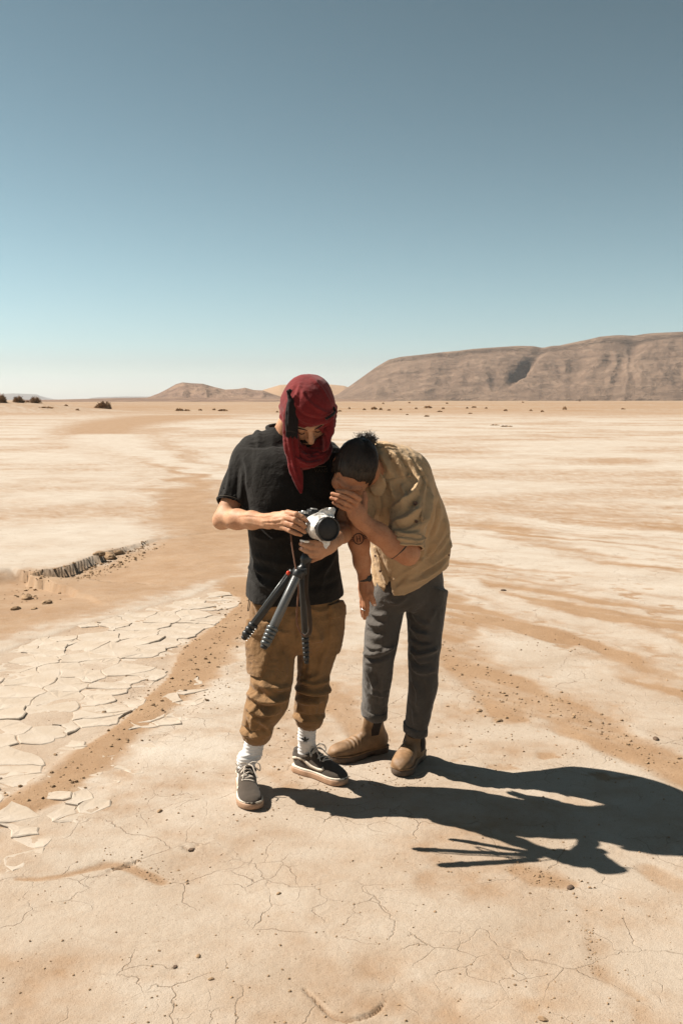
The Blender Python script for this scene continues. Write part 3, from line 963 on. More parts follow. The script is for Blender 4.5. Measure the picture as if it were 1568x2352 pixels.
# ------------------------------------------------------------------ implicit surfaces for bodies and cloth
FAR = 0.06
class SDF:
    def __init__(s, k=0.02):
        s.items = []; s.k = k
    def _add(s, op, fn, lo, hi, k):
        s.items.append((op, fn, np.asarray(lo) - FAR, np.asarray(hi) + FAR, s.k if k is None else k))
        return s
    def cap(s, a, b, ra, rb=None, k=None, op='u'):
        a = np.asarray(a, float); b = np.asarray(b, float); rb = ra if rb is None else rb
        ab = b - a; L = ab @ ab + 1e-12
        def fn(p):
            q = p - a
            t = np.clip((q @ ab) / L, 0, 1)
            return np.linalg.norm(q - t[:, None] * ab, axis=1) - (ra + (rb - ra) * t)
        m = max(ra, rb)
        return s._add(op, fn, np.minimum(a, b) - m, np.maximum(a, b) + m, k)
    def chain(s, pts, rs, k=None, op='u', kk=None):
        for i in range(len(pts) - 1):
            s.cap(pts[i], pts[i + 1], rs[i], rs[i + 1], (k if i == 0 else (kk if kk is not None else 0.004)), op)
        return s
    def ell(s, c, r, R=None, k=None, op='u'):
        c = np.asarray(c, float); r = np.asarray(r, float); R = np.eye(3) if R is None else np.asarray(R)
        def fn(p):
            q = (p - c) @ R
            k0 = np.linalg.norm(q / r, axis=1); k1 = np.linalg.norm(q / (r * r), axis=1) + 1e-9
            return k0 * (k0 - 1) / k1
        m = r.max()
        return s._add(op, fn, c - m, c + m, k)
    def loft(s, st, k=None, op='u', sub=3, round_end=False, power=2.0):
        """st: stations (centre, half width, half depth, width axis)"""
        C = np.array([x[0] for x in st], float); A = np.array([[x[1], x[2]] for x in st], float); Uv = np.array([nrm(x[3]) for x in st])
        D = spline(np.concatenate([C, A, Uv], 1), sub) if sub > 1 else np.concatenate([C, A, Uv], 1)
        C, A, Uv = D[:, :3], D[:, 3:5], D[:, 5:8]
        T = np.gradient(C, axis=0); T /= np.linalg.norm(T, axis=1)[:, None]
        Uv = Uv - (Uv * T).sum(1)[:, None] * T; Uv /= np.linalg.norm(Uv, axis=1)[:, None]
        Wv = np.cross(T, Uv)
        C, A, Uv, T, Wv = [x.astype(np.float32) for x in (C, A, Uv, T, Wv)]
        n = len(C)
        def fn(p):
            p = p.astype(np.float32)
            dall = np.full(len(p), 9.0, np.float32)
            pall = p
            for i in range(n - 1):
                mid = (C[i] + C[i + 1]) * 0.5
                rad = np.linalg.norm(C[i + 1] - C[i]) * 0.5 + max(A[i].max(), A[i + 1].max()) + FAR
                ii = np.nonzero((np.abs(pall - mid) < rad).all(1))[0]
                if not len(ii): continue
                p = pall[ii]
                d0 = (p - C[i]) @ T[i]; d1 = (C[i + 1] - p) @ T[i + 1]
                sm = np.where(np.abs(d0 + d1) < 1e-9, 1e-9, d0 + d1)
                t = np.clip(d0 / sm, 0, 1)
                q = p - (C[i] + t[:, None] * (C[i + 1] - C[i]))
                u = q @ Uv[i] * (1 - t) + q @ Uv[i + 1] * t
                w = q @ Wv[i] * (1 - t) + q @ Wv[i + 1] * t
                a = A[i, 0] * (1 - t) + A[i + 1, 0] * t; b = A[i, 1] * (1 - t) + A[i + 1, 1] * t
                if power == 2.0:
                    k0 = np.hypot(u / a, w / b); k1 = np.hypot(u / (a * a), w / (b * b)) + 1e-9
                    e = k0 * (k0 - 1) / k1
                else:
                    k0 = (np.abs(u / a) ** power + np.abs(w / b) ** power) ** (1 / power)
                    e = (k0 - 1) * np.minimum(a, b)
                over = np.maximum(-d0, -d1)
                if round_end: e = np.where(over > 0, np.hypot(np.maximum(e, 0), over) + np.minimum(e, 0), e)
                else: e = np.maximum(e, over)
                dall[ii] = np.minimum(dall[ii], e)
            return dall
        m = A.max()
        return s._add(op, fn, C.min(0) - m, C.max(0) + m, k)
    def fn(s, f, lo, hi, k=None, op='u'):
        return s._add(op, f, lo, hi, k)
    def __call__(s, p):
        p = np.asarray(p, float)
        d = np.full(len(p), FAR)
        for op, f, lo, hi, k in s.items:
            if op == 'i':
                e = f(p)
                d = np.maximum(d, e)
                continue
            idx = np.nonzero(((p > lo) & (p < hi)).all(1))[0]
            if not len(idx): continue
            e = f(p[idx]); c = d[idx]
            if op == 'u':
                if k > 0:
                    h = np.maximum(k - np.abs(c - e), 0) / k
                    d[idx] = np.minimum(c, e) - h * h * k * 0.25
                else: d[idx] = np.minimum(c, e)
            elif op == 's':
                e = -e
                if k > 0:
                    h = np.maximum(k - np.abs(c - e), 0) / k
                    d[idx] = np.maximum(c, e) + h * h * k * 0.25
                else: d[idx] = np.maximum(c, e)
        return d
    def bounds(s):
        lo = np.min([i[2] for i in s.items if i[0] == 'u'], 0) + FAR * 0.8
        hi = np.max([i[3] for i in s.items if i[0] == 'u'], 0) - FAR * 0.8
        return lo, hi

def grad(f, p, e=0.0015):
    o = np.array([[1, -1, -1], [-1, -1, 1], [-1, 1, -1], [1, 1, 1]], float)
    g = 0
    for v in o: g = g + v * f(p + v * e)[:, None]
    return g / (np.linalg.norm(g, axis=1)[:, None] + 1e-12)

def polygonise(f, lo, hi, h, B=4):
    lo = np.asarray(lo, float); hi = np.asarray(hi, float)
    nb = np.maximum(np.ceil((hi - lo) / (h * B)).astype(int), 1)
    n = nb * B + 1
    bc = np.stack(np.meshgrid(*[np.arange(k) for k in nb], indexing='ij'), -1).reshape(-1, 3)
    cen = lo + (bc + 0.5) * h * B
    dc = f(cen)
    thr = h * B * 0.87 * 1.5
    keep = np.abs(dc) < min(thr, FAR * 0.99)
    D = np.empty(n, np.float32)
    sg = np.where(dc < 0, -1.0, 1.0).reshape(nb)
    D[:-1, :-1, :-1] = np.repeat(np.repeat(np.repeat(sg, B, 0), B, 1), B, 2)
    D[-1] = D[-2]; D[:, -1] = D[:, -2]; D[:, :, -1] = D[:, :, -2]
    mask = np.zeros(n, bool)
    kb = keep.reshape(nb)
    big = np.repeat(np.repeat(np.repeat(kb, B, 0), B, 1), B, 2)
    for dx in (0, 1):
        for dy in (0, 1):
            for dz in (0, 1):
                mask[dx:n[0] - 1 + dx, dy:n[1] - 1 + dy, dz:n[2] - 1 + dz] |= big
    idx = np.argwhere(mask)
    vals = np.empty(len(idx), np.float32)
    CH = 400000
    for i in range(0, len(idx), CH):
        vals[i:i + CH] = f(lo + idx[i:i + CH] * h)
    D[mask] = vals
    s = D < 0
    m = np.zeros(np.array(n) - 1, np.int8)
    for dx in (0, 1):
        for dy in (0, 1):
            for dz in (0, 1):
                m += s[dx:n[0] - 1 + dx, dy:n[1] - 1 + dy, dz:n[2] - 1 + dz]
    act = (m > 0) & (m < 8)
    cells = np.argwhere(act)
    ids = np.full(act.shape, -1, np.int32)
    ids[act] = np.arange(len(cells))
    acc = np.zeros((len(cells), 3)); cnt = np.zeros(len(cells))
    corners = np.array([(0, 0, 0), (1, 0, 0), (0, 1, 0), (1, 1, 0), (0, 0, 1), (1, 0, 1), (0, 1, 1), (1, 1, 1)])
    dv = [D[tuple((cells + c).T)] for c in corners]
    for i in range(8):
        for ax in range(3):
            if corners[i][ax]: continue
            j = i + (1 << ax)
            a, b = dv[i], dv[j]
            cr = (a < 0) != (b < 0)
            t = np.where(cr, a / np.where(cr, a - b, 1), 0)
            pos = corners[i] + t[:, None] * (corners[j] - corners[i])
            acc += np.where(cr[:, None], pos, 0); cnt += cr
    verts = lo + (cells + acc / cnt[:, None]) * h
    faces = []
    for ax in range(3):
        o1, o2 = [(1, 2), (2, 0), (0, 1)][ax]
        sl = [slice(0, k - 1) for k in n]; sl2 = list(sl); sl2[ax] = slice(1, n[ax])
        a = s[tuple(sl)]; b = s[tuple(sl2)]
        cr = np.argwhere(a != b)
        ok = (cr[:, o1] > 0) & (cr[:, o2] > 0)
        cr = cr[ok]
        flip = s[tuple(cr.T)]
        def cid(d1, d2):
            q = cr.copy(); q[:, o1] -= d1; q[:, o2] -= d2
            return ids[tuple(q.T)]
        q = np.stack([cid(1, 1), cid(0, 1), cid(0, 0), cid(1, 0)], 1)
        q[~flip] = q[~flip][:, ::-1]
        faces.append(q[(q >= 0).all(1)])
    return verts, np.concatenate(faces)

def ray_hit(f, px, py, y0=3.3, y1=4.55, n=170):
    Y = np.linspace(y0, y1, n)
    P = V(px, py, 1.0) - np.array([0, 0, CAM_H]); P = P[None] * Y[:, None] + np.array([0, 0, CAM_H])
    d = f(P)
    i = np.nonzero(d < 0)[0]
    if not len(i): return P[np.argmin(d)]
    i = i[0]
    if i == 0: return P[0]
    t = d[i - 1] / (d[i - 1] - d[i])
    return P[i - 1] + (P[i] - P[i - 1]) * t

def folds_fn(f, folds):
    """folds: (photograph points, amplitude m, half width m). returns displacement function"""
    F3 = []
    for pts, amp, w in folds:
        p2 = spline(np.array(pts, float), 3)
        F3.append((np.array([ray_hit(f, *q) for q in p2]), amp, w))
    def disp(v):
        out = np.zeros(len(v))
        for P, amp, w in F3:
            lo, hi = P.min(0) - 3 * w, P.max(0) + 3 * w
            idx = np.nonzero(((v > lo) & (v < hi)).all(1))[0]
            if not len(idx): continue
            q = v[idx]
            best = np.full(len(idx), 9.0); tt = np.zeros(len(idx))
            for i in range(len(P) - 1):
                d, t = seg_dist(q, P[i], P[i + 1])
                b = d < best
                best = np.where(b, d, best); tt = np.where(b, (i + t) / (len(P) - 1), tt)
            fade = np.clip(np.minimum(tt, 1 - tt) * 5 + 0.25, 0, 1)
            x = best / w
            out[idx] += amp * fade * (np.exp(-1.15 * x ** 1.4) - 0.35 * np.exp(-(x - 1.8) ** 2))
        return out
    return disp

def relax(v, q, it):
    for _ in range(it):
        acc = np.zeros_like(v); cnt = np.zeros(len(v))
        for i in range(4):
            a, b = q[:, i], q[:, (i + 1) % 4]
            for c in range(3): acc[:, c] += np.bincount(a, v[b, c], len(v)) + np.bincount(b, v[a, c], len(v))
            cnt += np.bincount(a, minlength=len(v)) + np.bincount(b, minlength=len(v))
        v = v * 0.5 + 0.5 * acc / np.maximum(cnt, 1)[:, None]
    return v

def solid(name, sdf, h, mat, parent, disp=None, crumple=0.0, cs=14.0, seed=0, bounds=None, smooth_it=1, stretch=(1, 1, 1), fine=0.0):
    lo, hi = bounds if bounds is not None else sdf.bounds()
    v, q = polygonise(sdf, lo, hi, h)
    me = mesh_np(name, v, q)
    g = np.empty(len(v) * 3, np.float32)
    me.vertex_normals.foreach_get('vector', g)
    g = g.reshape(-1, 3)
    dd = np.zeros(len(v))
    if disp is not None: dd += disp(v)
    if crumple: dd += crumple * fbm(v * np.array(stretch) * cs, seed, 3)
    if fine: dd += fine * fbm(v * np.array(stretch) * cs * 4, seed + 9, 2)
    if smooth_it: v = relax(v, q, smooth_it)
    v = v + g * dd[:, None]
    me.vertices.foreach_set('co', np.ascontiguousarray(v, np.float32).ravel())
    me.update()
    return obj(name, me, mat, parent)

def frame(fwd, up0):
    f = nrm(fwd); u = np.asarray(up0, float); u = nrm(u - (u @ f) * f); s = np.cross(f, u)
    return np.stack([s, f, u], 1)      # columns: side, forward, up

def shell(base, off, region):
    """patch of cloth lying on base: base grown by off, inside region"""
    def fn(p):
        d = np.maximum(base(p) - off, region(p))
        return np.maximum(d, -(base(p) + 0.006))
    return fn

def box_region(c, R, half, r=0.004):
    c = np.asarray(c); half = np.asarray(half)
    def fn(p):
        q = np.abs((p - c) @ R) - half + r
        return np.linalg.norm(np.maximum(q, 0), axis=1) + np.minimum(q.max(1), 0) - r
    return fn

# materials of the people
def skin_mat(name, c, tattoo=None):
    m, nt, b = new_mat(name)
    co = coords(nt)
    n1 = noise(nt, co, 16, 5, 0.6)
    base = ramp(nt, n1, [(0.3, (c[0] * 0.80, c[1] * 0.68, c[2] * 0.62)), (0.7, (c[0] * 1.10, c[1] * 1.12, c[2] * 1.12))])
    base = mixc(nt, ramp(nt, noise(nt, co, 190, 3, 0.6), [(0.30, (0.45, 0.45, 0.45)), (0.45, (0, 0, 0))]), base, (c[0] * 0.55, c[1] * 0.42, c[2] * 0.36))
    if tattoo is not None:
        pc, ax1, ax2, nv, ring, wid, bars = tattoo
        sub = N(nt, 'ShaderNodeVectorMath', operation='SUBTRACT'); nt.links.new(co, sub.inputs[0]); sub.inputs[1].default_value = pc
        def dot(v):
            d = N(nt, 'ShaderNodeVectorMath', operation='DOT_PRODUCT'); nt.links.new(sub.outputs[0], d.inputs[0]); d.inputs[1].default_value = v
            return d.outputs['Value']
        a, bb, cc = dot(ax1), dot(ax2), dot(nv)
        r = math_n(nt, 'SQRT', math_n(nt, 'ADD', math_n(nt, 'MULTIPLY', a, a), math_n(nt, 'MULTIPLY', bb, bb)))
        k = math_n(nt, 'LESS_THAN', math_n(nt, 'ABSOLUTE', math_n(nt, 'SUBTRACT', r, ring)), wid)
        inside = math_n(nt, 'LESS_THAN', r, ring)
        for off in (-0.006, 0.006):     # upright strokes inside the ring
            s1 = math_n(nt, 'LESS_THAN', math_n(nt, 'ABSOLUTE', math_n(nt, 'SUBTRACT', a, off)), 0.0016)
            s2 = math_n(nt, 'LESS_THAN', math_n(nt, 'ABSOLUTE', bb), ring * 0.62)
            k = math_n(nt, 'MAXIMUM', k, math_n(nt, 'MULTIPLY', s1, s2))
        s1 = math_n(nt, 'LESS_THAN', math_n(nt, 'ABSOLUTE', bb), 0.0012)
        k = math_n(nt, 'MAXIMUM', k, math_n(nt, 'MULTIPLY', s1, math_n(nt, 'LESS_THAN', math_n(nt, 'ABSOLUTE', a), 0.006)))
        for off in bars:                # bands running round the arm from the ring
            s1 = math_n(nt, 'LESS_THAN', math_n(nt, 'ABSOLUTE', math_n(nt, 'SUBTRACT', bb, off)), 0.0016)
            s2 = math_n(nt, 'GREATER_THAN', r, ring)
            k = math_n(nt, 'MAXIMUM', k, math_n(nt, 'MULTIPLY', s1, math_n(nt, 'MULTIPLY', s2, math_n(nt, 'LESS_THAN', math_n(nt, 'ABSOLUTE', a), 0.05))))
        k = math_n(nt, 'MULTIPLY', k, math_n(nt, 'LESS_THAN', math_n(nt, 'ABSOLUTE', cc), 0.06))
        base = mixc(nt, math_n(nt, 'MULTIPLY', k, 0.97), base, (0.035, 0.028, 0.028))
    nt.links.new(base, b.inputs['Base Color'])
    b.inputs['Roughness'].default_value = 0.58
    b.inputs['Specular IOR Level'].default_value = 0.25
    b.inputs['Subsurface Weight'].default_value = 0.12
    b.inputs['Subsurface Radius'].default_value = (0.012, 0.005, 0.003)
    b.inputs['Subsurface Scale'].default_value = 0.6
    bump(nt, b, noise(nt, co, 120, 4), 0.25, 0.0015)
    return m

def head_sdf(S, c, R, scale=1.0, k=0.02):
    """head around c; R columns side, forward, up"""
    T = lambda x, y, z: np.asarray(c) + R @ (np.array([x, y, z]) * scale)
    E = lambda p, r, kk: S.ell(T(*p), np.array(r) * scale, R, kk)
    E((0, -0.012, 0.030), (0.075, 0.096, 0.086), k)
    E((0, 0.026, -0.035), (0.060, 0.068, 0.080), 0.03)     # face
    E((0, 0.052, -0.088), (0.036, 0.034, 0.028), 0.03)     # chin
    for s in (-1, 1):
        E((s * 0.042, 0.058, -0.030), (0.024, 0.026, 0.024), 0.02)     # cheekbone
        S.ell(T(s * 0.032, 0.098, 0.004), np.array((0.016, 0.016, 0.012)) * scale, R, 0.012, 's')   # eye socket
        E((s * 0.032, 0.078, 0.003), (0.0145, 0.0135, 0.0125), 0.006)   # lid over the eye
        S.cap(T(s * 0.012, 0.094, 0.024), T(s * 0.048, 0.080, 0.022), 0.010 * scale, 0.007 * scale, 0.012)  # brow
        E((s * 0.079, -0.012, -0.005), (0.009, 0.020, 0.032), 0.006)   # ear
        S.cap(T(s * 0.010, 0.103, -0.034), T(s * 0.012, 0.098, -0.032), 0.008 * scale, 0.008 * scale, 0.006)  # nostril
    S.cap(T(0, 0.093, 0.016), T(0, 0.118, -0.028), 0.009 * scale, 0.0125 * scale, 0.010)   # nose
    S.cap(T(-0.018, 0.088, -0.058), T(0.018, 0.088, -0.058), 0.008 * scale, 0.008 * scale, 0.006)
    S.cap(T(-0.016, 0.086, -0.070), T(0.016, 0.086, -0.070), 0.008 * scale, 0.008 * scale, 0.006)
    return T

# ------------------------------------------------------------------ footwear
def foot_frame(heel_px, toe_px, z=0.0):
    a, b = G(*heel_px), G(*toe_px)
    d = nrm(np.array([b[0] - a[0], b[1] - a[1], 0]))
    s = np.array([d[1], -d[0], 0])           # right-hand side of the foot direction
    return a, s, d, np.linalg.norm(b - a)

SOLE_W = ((0.0, 0.012), (0.02, 0.026), (0.08, 0.035), (0.25, 0.037), (0.45, 0.036), (0.62, 0.044), (0.75, 0.048), (0.86, 0.045), (0.94, 0.034), (0.985, 0.020), (1.0, 0.010))

def sole_mesh(o, s, d, L, z0, z1, grow=0.0, toe_spring=0.0, bulge=0.002, inner=1, heel_block=None):
    t = np.linspace(0, 1, 40)
    w = np.interp(t, [q[0] for q in SOLE_W], [q[1] for q in SOLE_W]) * (L / 0.29) + grow
    c = 0.010 * np.sin(np.pi * np.clip((t - 0.3) / 0.7, 0, 1)) * inner
    yy = (t - 0.5) * (L + 2 * grow) + 0.5 * L
    ring = np.concatenate([np.stack([c + w, yy], 1), np.stack([c - w, yy], 1)[::-1]])
    n = len(ring)
    cen = np.array([0, L / 2])
    lay = []
    for z, sc in ((z0, 0.985), (z0 + (z1 - z0) * 0.15, 1.0), (z0 + (z1 - z0) * 0.85, 1.0 + bulge * 4), (z1, 0.985)):
        q = cen + (ring - cen) * sc
        up = toe_spring * np.clip((q[:, 1] / L - 0.75) / 0.25, 0, 1) ** 2
        zz = np.full(n, z) + up
        if heel_block is not None and z == z0:
            zz = zz + heel_block * sstep(0.26, 0.32, q[:, 1] / L) * (1 - sstep(0.38, 0.50, q[:, 1] / L))
        lay.append(o + q[:, :1] * s + q[:, 1:] * d + np.array([0, 0, 1]) * zz[:, None])
    v = np.concatenate(lay + [[lay[0].mean(0)], [lay[-1].mean(0)]])
    f = []
    for r in range(3):
        for j in range(n):
            k = (j + 1) % n
            f += [(r * n + j, r * n + k, (r + 1) * n + k), (r * n + j, (r + 1) * n + k, (r + 1) * n + j)]
    for j in range(n):
        k = (j + 1) % n
        f += [(4 * n, k, j), (4 * n + 1, 3 * n + j, 3 * n + k)]
    return mesh_np('sole', v, np.array(f))

def local(o, s, d):
    Z = np.array([0, 0, 1.0])
    return lambda x, y, z: o + s * x + d * y + Z * z

def ribbon(pts, nrmls, tang_w, th=0.0015):
    """flat band along pts, width vectors tang_w, lifted along nrmls"""
    pts = np.asarray(pts); n = len(pts)
    a = pts + tang_w + nrmls * th; b = pts - tang_w + nrmls * th
    a0 = pts + tang_w * 1.05 - nrmls * th; b0 = pts - tang_w * 1.05 - nrmls * th
    v = np.concatenate([a0, a, b, b0])
    f = []
    for i in range(n - 1):
        for r in range(3):
            f.append((r * n + i, r * n + i + 1, (r + 1) * n + i + 1, (r + 1) * n + i))
    return v, np.array(f)

M_CANVAS = cloth_mat('faded_black_canvas', (0.034, 0.029, 0.024), 0.35, 0.9, 0.1, 700, ((0.19, 0.13, 0.09), 0.3))
M_SUEDE = cloth_mat('black_suede', (0.030, 0.027, 0.024), 0.3, 0.95, 0.2, 900, ((0.25, 0.18, 0.12), 0.2))
M_GUM = plain_mat('gum_rubber', (0.34, 0.20, 0.12), 0.6, 0, 0.15, 30, 0.15)
M_OFFWHITE = plain_mat('off_white_rubber', (0.54, 0.46, 0.37), 0.6, 0, 0.08, 60, 0.05)
M_LACE = cloth_mat('white_lace', (0.52, 0.45, 0.38), 0.1, 0.9, 0.1, 1500)
M_SOCK = cloth_mat('white_ribbed_sock', (0.60, 0.575, 0.56), 0.04, 0.9, 0.2, 800)
M_DARK = plain_mat('matt_black', (0.018, 0.017, 0.016), 0.55, 0, 0.2, 60, 0.1)

def sneaker(parent, heel_px, toe_px, L, inner, label, bow_side, tie=True):
    o, s, d, _ = foot_frame(heel_px, toe_px)
    T = local(o, s, d)
    Z = np.array([0, 0, 1.0])
    S = SDF(0.012)
    st = [(0.006, 0.052, 0.020, 0.032), (0.020, 0.056, 0.029, 0.040), (0.055, 0.058, 0.034, 0.044), (0.10, 0.056, 0.035, 0.044), (0.14, 0.052, 0.0365, 0.042), (0.18, 0.044, 0.041, 0.036),
          (0.215, 0.038, 0.0445, 0.029), (0.245, 0.034, 0.043, 0.0225), (0.27, 0.031, 0.034, 0.017), (0.286, 0.029, 0.018, 0.010)]
    k = L / 0.29
    cl = lambda y: 0.010 * math.sin(math.pi * max(0, (y / 0.29 - 0.3) / 0.7)) * inner
    S.loft([(T(cl(y), y * k, z), w * k, h, s) for y, z, w, h in st], sub=3, round_end=True, power=2.4)
    # padded collar that rises at the heel
    ring = []
    for a in np.linspace(0, 2 * math.pi, 25):
        yy = 0.066 + 0.054 * math.cos(a); xx = 0.031 * math.sin(a)
        ring.append(T(xx, yy * k, 0.080 + 0.008 * math.cos(a + 0.2) ** 2 + (0.006 if math.cos(a) < -0.6 else 0) + 0.010 * max(0, math.cos(a))))
    S.chain(ring, [0.010] * len(ring), 0.02)
    # tongue
    S.cap(T(0, 0.125 * k, 0.092), T(0, 0.110 * k, 0.108), 0.015, 0.010, 0.012)
    up = solid('sneaker', S, 0.003, M_CANVAS, parent, crumple=0.0015, cs=30, seed=3)
    up['label'] = label
    sub = lambda nm, me, m: obj(nm, me, m, up)
    sub('sole', sole_mesh(o, s, d, L, 0.0, 0.023, 0.003, 0.004, inner=inner), M_GUM)
    sub('foxing_strip', sole_mesh(o, s, d, L, 0.0232, 0.031, 0.0015, 0.003, inner=inner), M_OFFWHITE)
    # side stripe on both sides
    for sd in (-1, 1):
        path = spline([(0.012, 0.060), (0.045, 0.071), (0.075, 0.072), (0.100, 0.062), (0.125, 0.050), (0.160, 0.046), (0.185, 0.050), (0.196, 0.060)], 4)
        pts = []
        for y, z in path:
            xs = np.linspace(0.075, 0.0, 90)
            P = np.array([T(sd * x + cl(y), y * k, z) for x in xs])
            i = np.nonzero(S(P) < 0)[0]
            pts.append(P[i[0]] if len(i) else P[-1])
        pts = np.array(pts)
        nn = grad(S, pts, 0.002)
        tg = np.gradient(pts, axis=0); tg /= np.linalg.norm(tg, axis=1)[:, None]
        wv = np.cross(nn, tg) * 0.0062
        v, f = ribbon(pts, nn, wv, 0.0032)
        sub('side_stripe', mesh_np('side_stripe', v, f), M_OFFWHITE)
    def top(x, y, lift=0.0025):
        zs = np.linspace(0.14, 0.02, 130)
        P = np.array([T(x, y * k, z) for z in zs])
        i = np.nonzero(S(P) < 0)[0]
        return P[i[0] if len(i) else -1] + Z * lift
    lv = []
    for i, y in enumerate(np.linspace(0.120, 0.182, 6)):
        sk = 0.006 * (-1) ** i
        lv.append(tube(spline([top(x + cl(y), y + sk * x / 0.024) for x in (-0.024, -0.012, 0, 0.012, 0.024)], 3), 0.0030, 6, True, None))
    v, f = join(lv)
    lace = sub('laces', mesh_np('laces', v, fix_quads(f)), M_LACE)
    if tie:
        for sd in (-1, 1):
            b0 = top(0, 0.120, 0.008)
            lp = [b0, b0 + s * sd * 0.022 + Z * 0.012 + d * 0.004, b0 + s * sd * 0.045 + Z * 0.002 + d * 0.012, b0 + s * sd * 0.046 - Z * 0.022 + d * 0.018, b0 + s * sd * 0.030 - Z * 0.012 + d * 0.010, b0 + Z * 0.002]
            v, f = tube(spline(lp, 6), 0.0024, 6)
            obj('lace_bow', mesh_np('lace_bow', v, fix_quads(f)), M_LACE, up)
            le = [b0, b0 + s * sd * 0.015 + d * 0.018, b0 + s * sd * 0.022 + d * 0.040 - Z * 0.018, b0 + s * sd * 0.030 + d * 0.058 - Z * 0.036]
            v, f = tube(spline(le, 6), 0.0022, 6)
            obj('lace_end', mesh_np('lace_end', v, fix_quads(f)), M_LACE, up)
    return up

# ------------------------------------------------------------------ the man with the headscarf
XA = nrm((0.966, 0.259, 0))
PX = 0.00178
A = empty('person', G(650, 1815), 'man in black T-shirt, brown cargo trousers and red headscarf holding a camera', 'person')

M_SKIN_A = skin_mat('tanned_skin', (0.45, 0.25, 0.15))
M_TEE = cloth_mat('washed_black_jersey', (0.0085, 0.0073, 0.0064), 0.3, 0.95, 0.05, 1100, ((0.026, 0.022, 0.018), 0.4), 0.5)
M_CARGO = cloth_mat('brown_cotton_twill', (0.20, 0.108, 0.045), 0.22, 0.9, 0.1, 900, ((0.26, 0.16, 0.08), 0.3), 0.6)
M_SCARF = cloth_mat('red_cotton_gauze', (0.145, 0.0125, 0.0135), 0.30, 0.9, 0.10, 500, None, 0.35)
M_TASSEL = cloth_mat('black_fringe', (0.012, 0.009, 0.009), 0.3, 0.9, 0.1, 600)
M_BEARD = cloth_mat('dark_beard', (0.022, 0.014, 0.010), 0.4, 0.8, 0.1, 500)

# --- body: head, neck, trunk, arms and hands in one surface
RA = frame((0.20, -0.64, -0.74), (0.0, -0.55, 0.83))
HA = V(702, 950, 3.87)
BA = SDF(0.03)
TA = head_sdf(BA, HA, RA, 1.0)
BA.cap(V(651, 1010, 4.035), V(678, 958, 3.945), 0.054, 0.056, 0.04)
BA.loft([(V(676, 1340, 3.99), 0.15, 0.09, XA), (V(672, 1230, 3.99), 0.145, 0.085, XA), (V(668, 1120, 3.99), 0.155, 0.09, XA), (V(664, 1055, 4.01), 0.14, 0.07, XA), (V(666, 1015, 4.02), 0.07, 0.05, XA)], 0.04)
shR, elR, wrR = V(566, 1062, 4.00), V(514, 1191, 3.88), V(617, 1197, 3.70)
BA.chain([shR, V(540, 1130, 3.95), elR], [0.050, 0.044, 0.036], 0.04, kk=0.02)
BA.chain([elR, V(545, 1193, 3.83), V(580, 1195, 3.765), wrR], [0.036, 0.038, 0.033, 0.0255], 0.02, kk=0.02)
BA.ell(V(507, 1200, 3.885), (0.028, 0.028, 0.026), None, 0.02)
# right hand: wrist, back of the hand, four fingers over the grip, thumb behind
BA.chain([wrR, V(632, 1195, 3.672), V(652, 1194, 3.635)], [0.0255, 0.026, 0.022], 0.02, kk=0.02)
BA.cap(V(640, 1186, 3.655), V(661, 1179, 3.625), 0.016, 0.0125, 0.014)
BA.cap(V(638, 1206, 3.655), V(649, 1211, 3.628), 0.017, 0.0125, 0.014)
BA.cap(V(636, 1196, 3.645), V(655, 1195, 3.618), 0.018, 0.014, 0.014)
fr = [((661, 1178, 3.620), (680, 1181, 3.585), (694, 1188, 3.580), (704, 1196, 3.592), 0.0100),
      ((656, 1189, 3.612), (677, 1194, 3.575), (690, 1201, 3.572), (701, 1209, 3.584), 0.0103),
      ((652, 1200, 3.612), (674, 1207, 3.577), (688, 1214, 3.576), (700, 1222, 3.588), 0.0098),
      ((648, 1211, 3.620), (666, 1219, 3.590), (679, 1225, 3.586), (691, 1229, 3.594), 0.0086)]
for a_, b_, c_, d_, r_ in fr:
    BA.chain([V(*a_), V(*b_), V(*c_), V(*d_)], [r_ * 1.08, r_ * 1.06, r_ * 0.95, r_ * 0.80], 0.006, kk=0.003)
BA.chain([V(632, 1186, 3.69), V(650, 1180, 3.70), V(668, 1178, 3.69)], [0.014, 0.012, 0.010], 0.012)
# left arm behind the camera, hand under it
shL, elL, wrL = V(754, 1082, 4.05), V(783, 1212, 3.98), V(771, 1238, 3.73)
BA.chain([shL, V(778, 1140, 4.02), elL], [0.050, 0.044, 0.036], 0.04, kk=0.02)
BA.chain([elL, V(785, 1226, 3.88), wrL], [0.036, 0.036, 0.027], 0.02, kk=0.02)
BA.chain([wrL, V(758, 1250, 3.675), V(742, 1258, 3.64)], [0.027, 0.027, 0.023], 0.02, kk=0.02)
BA.cap(V(752, 1262, 3.66), V(735, 1272, 3.64), 0.017, 0.012, 0.014)
fl = [((740, 1250, 3.635), (722, 1247, 3.615), (712, 1246, 3.612), (703, 1246, 3.62), 0.0098),
      ((738, 1259, 3.632), (715, 1256, 3.605), (702, 1252, 3.605), (691, 1249, 3.612), 0.0102),
      ((736, 1268, 3.634), (714, 1269, 3.607), (702, 1265, 3.606), (691, 1260, 3.614), 0.0098),
      ((733, 1275, 3.640), (719, 1278, 3.620), (710, 1277, 3.617), (701, 1272, 3.622), 0.0086)]
for a_, b_, c_, d_, r_ in fl:
    BA.chain([V(*a_), V(*b_), V(*c_), V(*d_)], [r_ * 1.05, r_ * 1.05, r_ * 0.95, r_ * 0.80], 0.006, kk=0.003)
BA.chain([V(757, 1262, 3.66), V(735, 1278, 3.645), V(716, 1288, 3.64)], [0.014, 0.011, 0.009], 0.012)
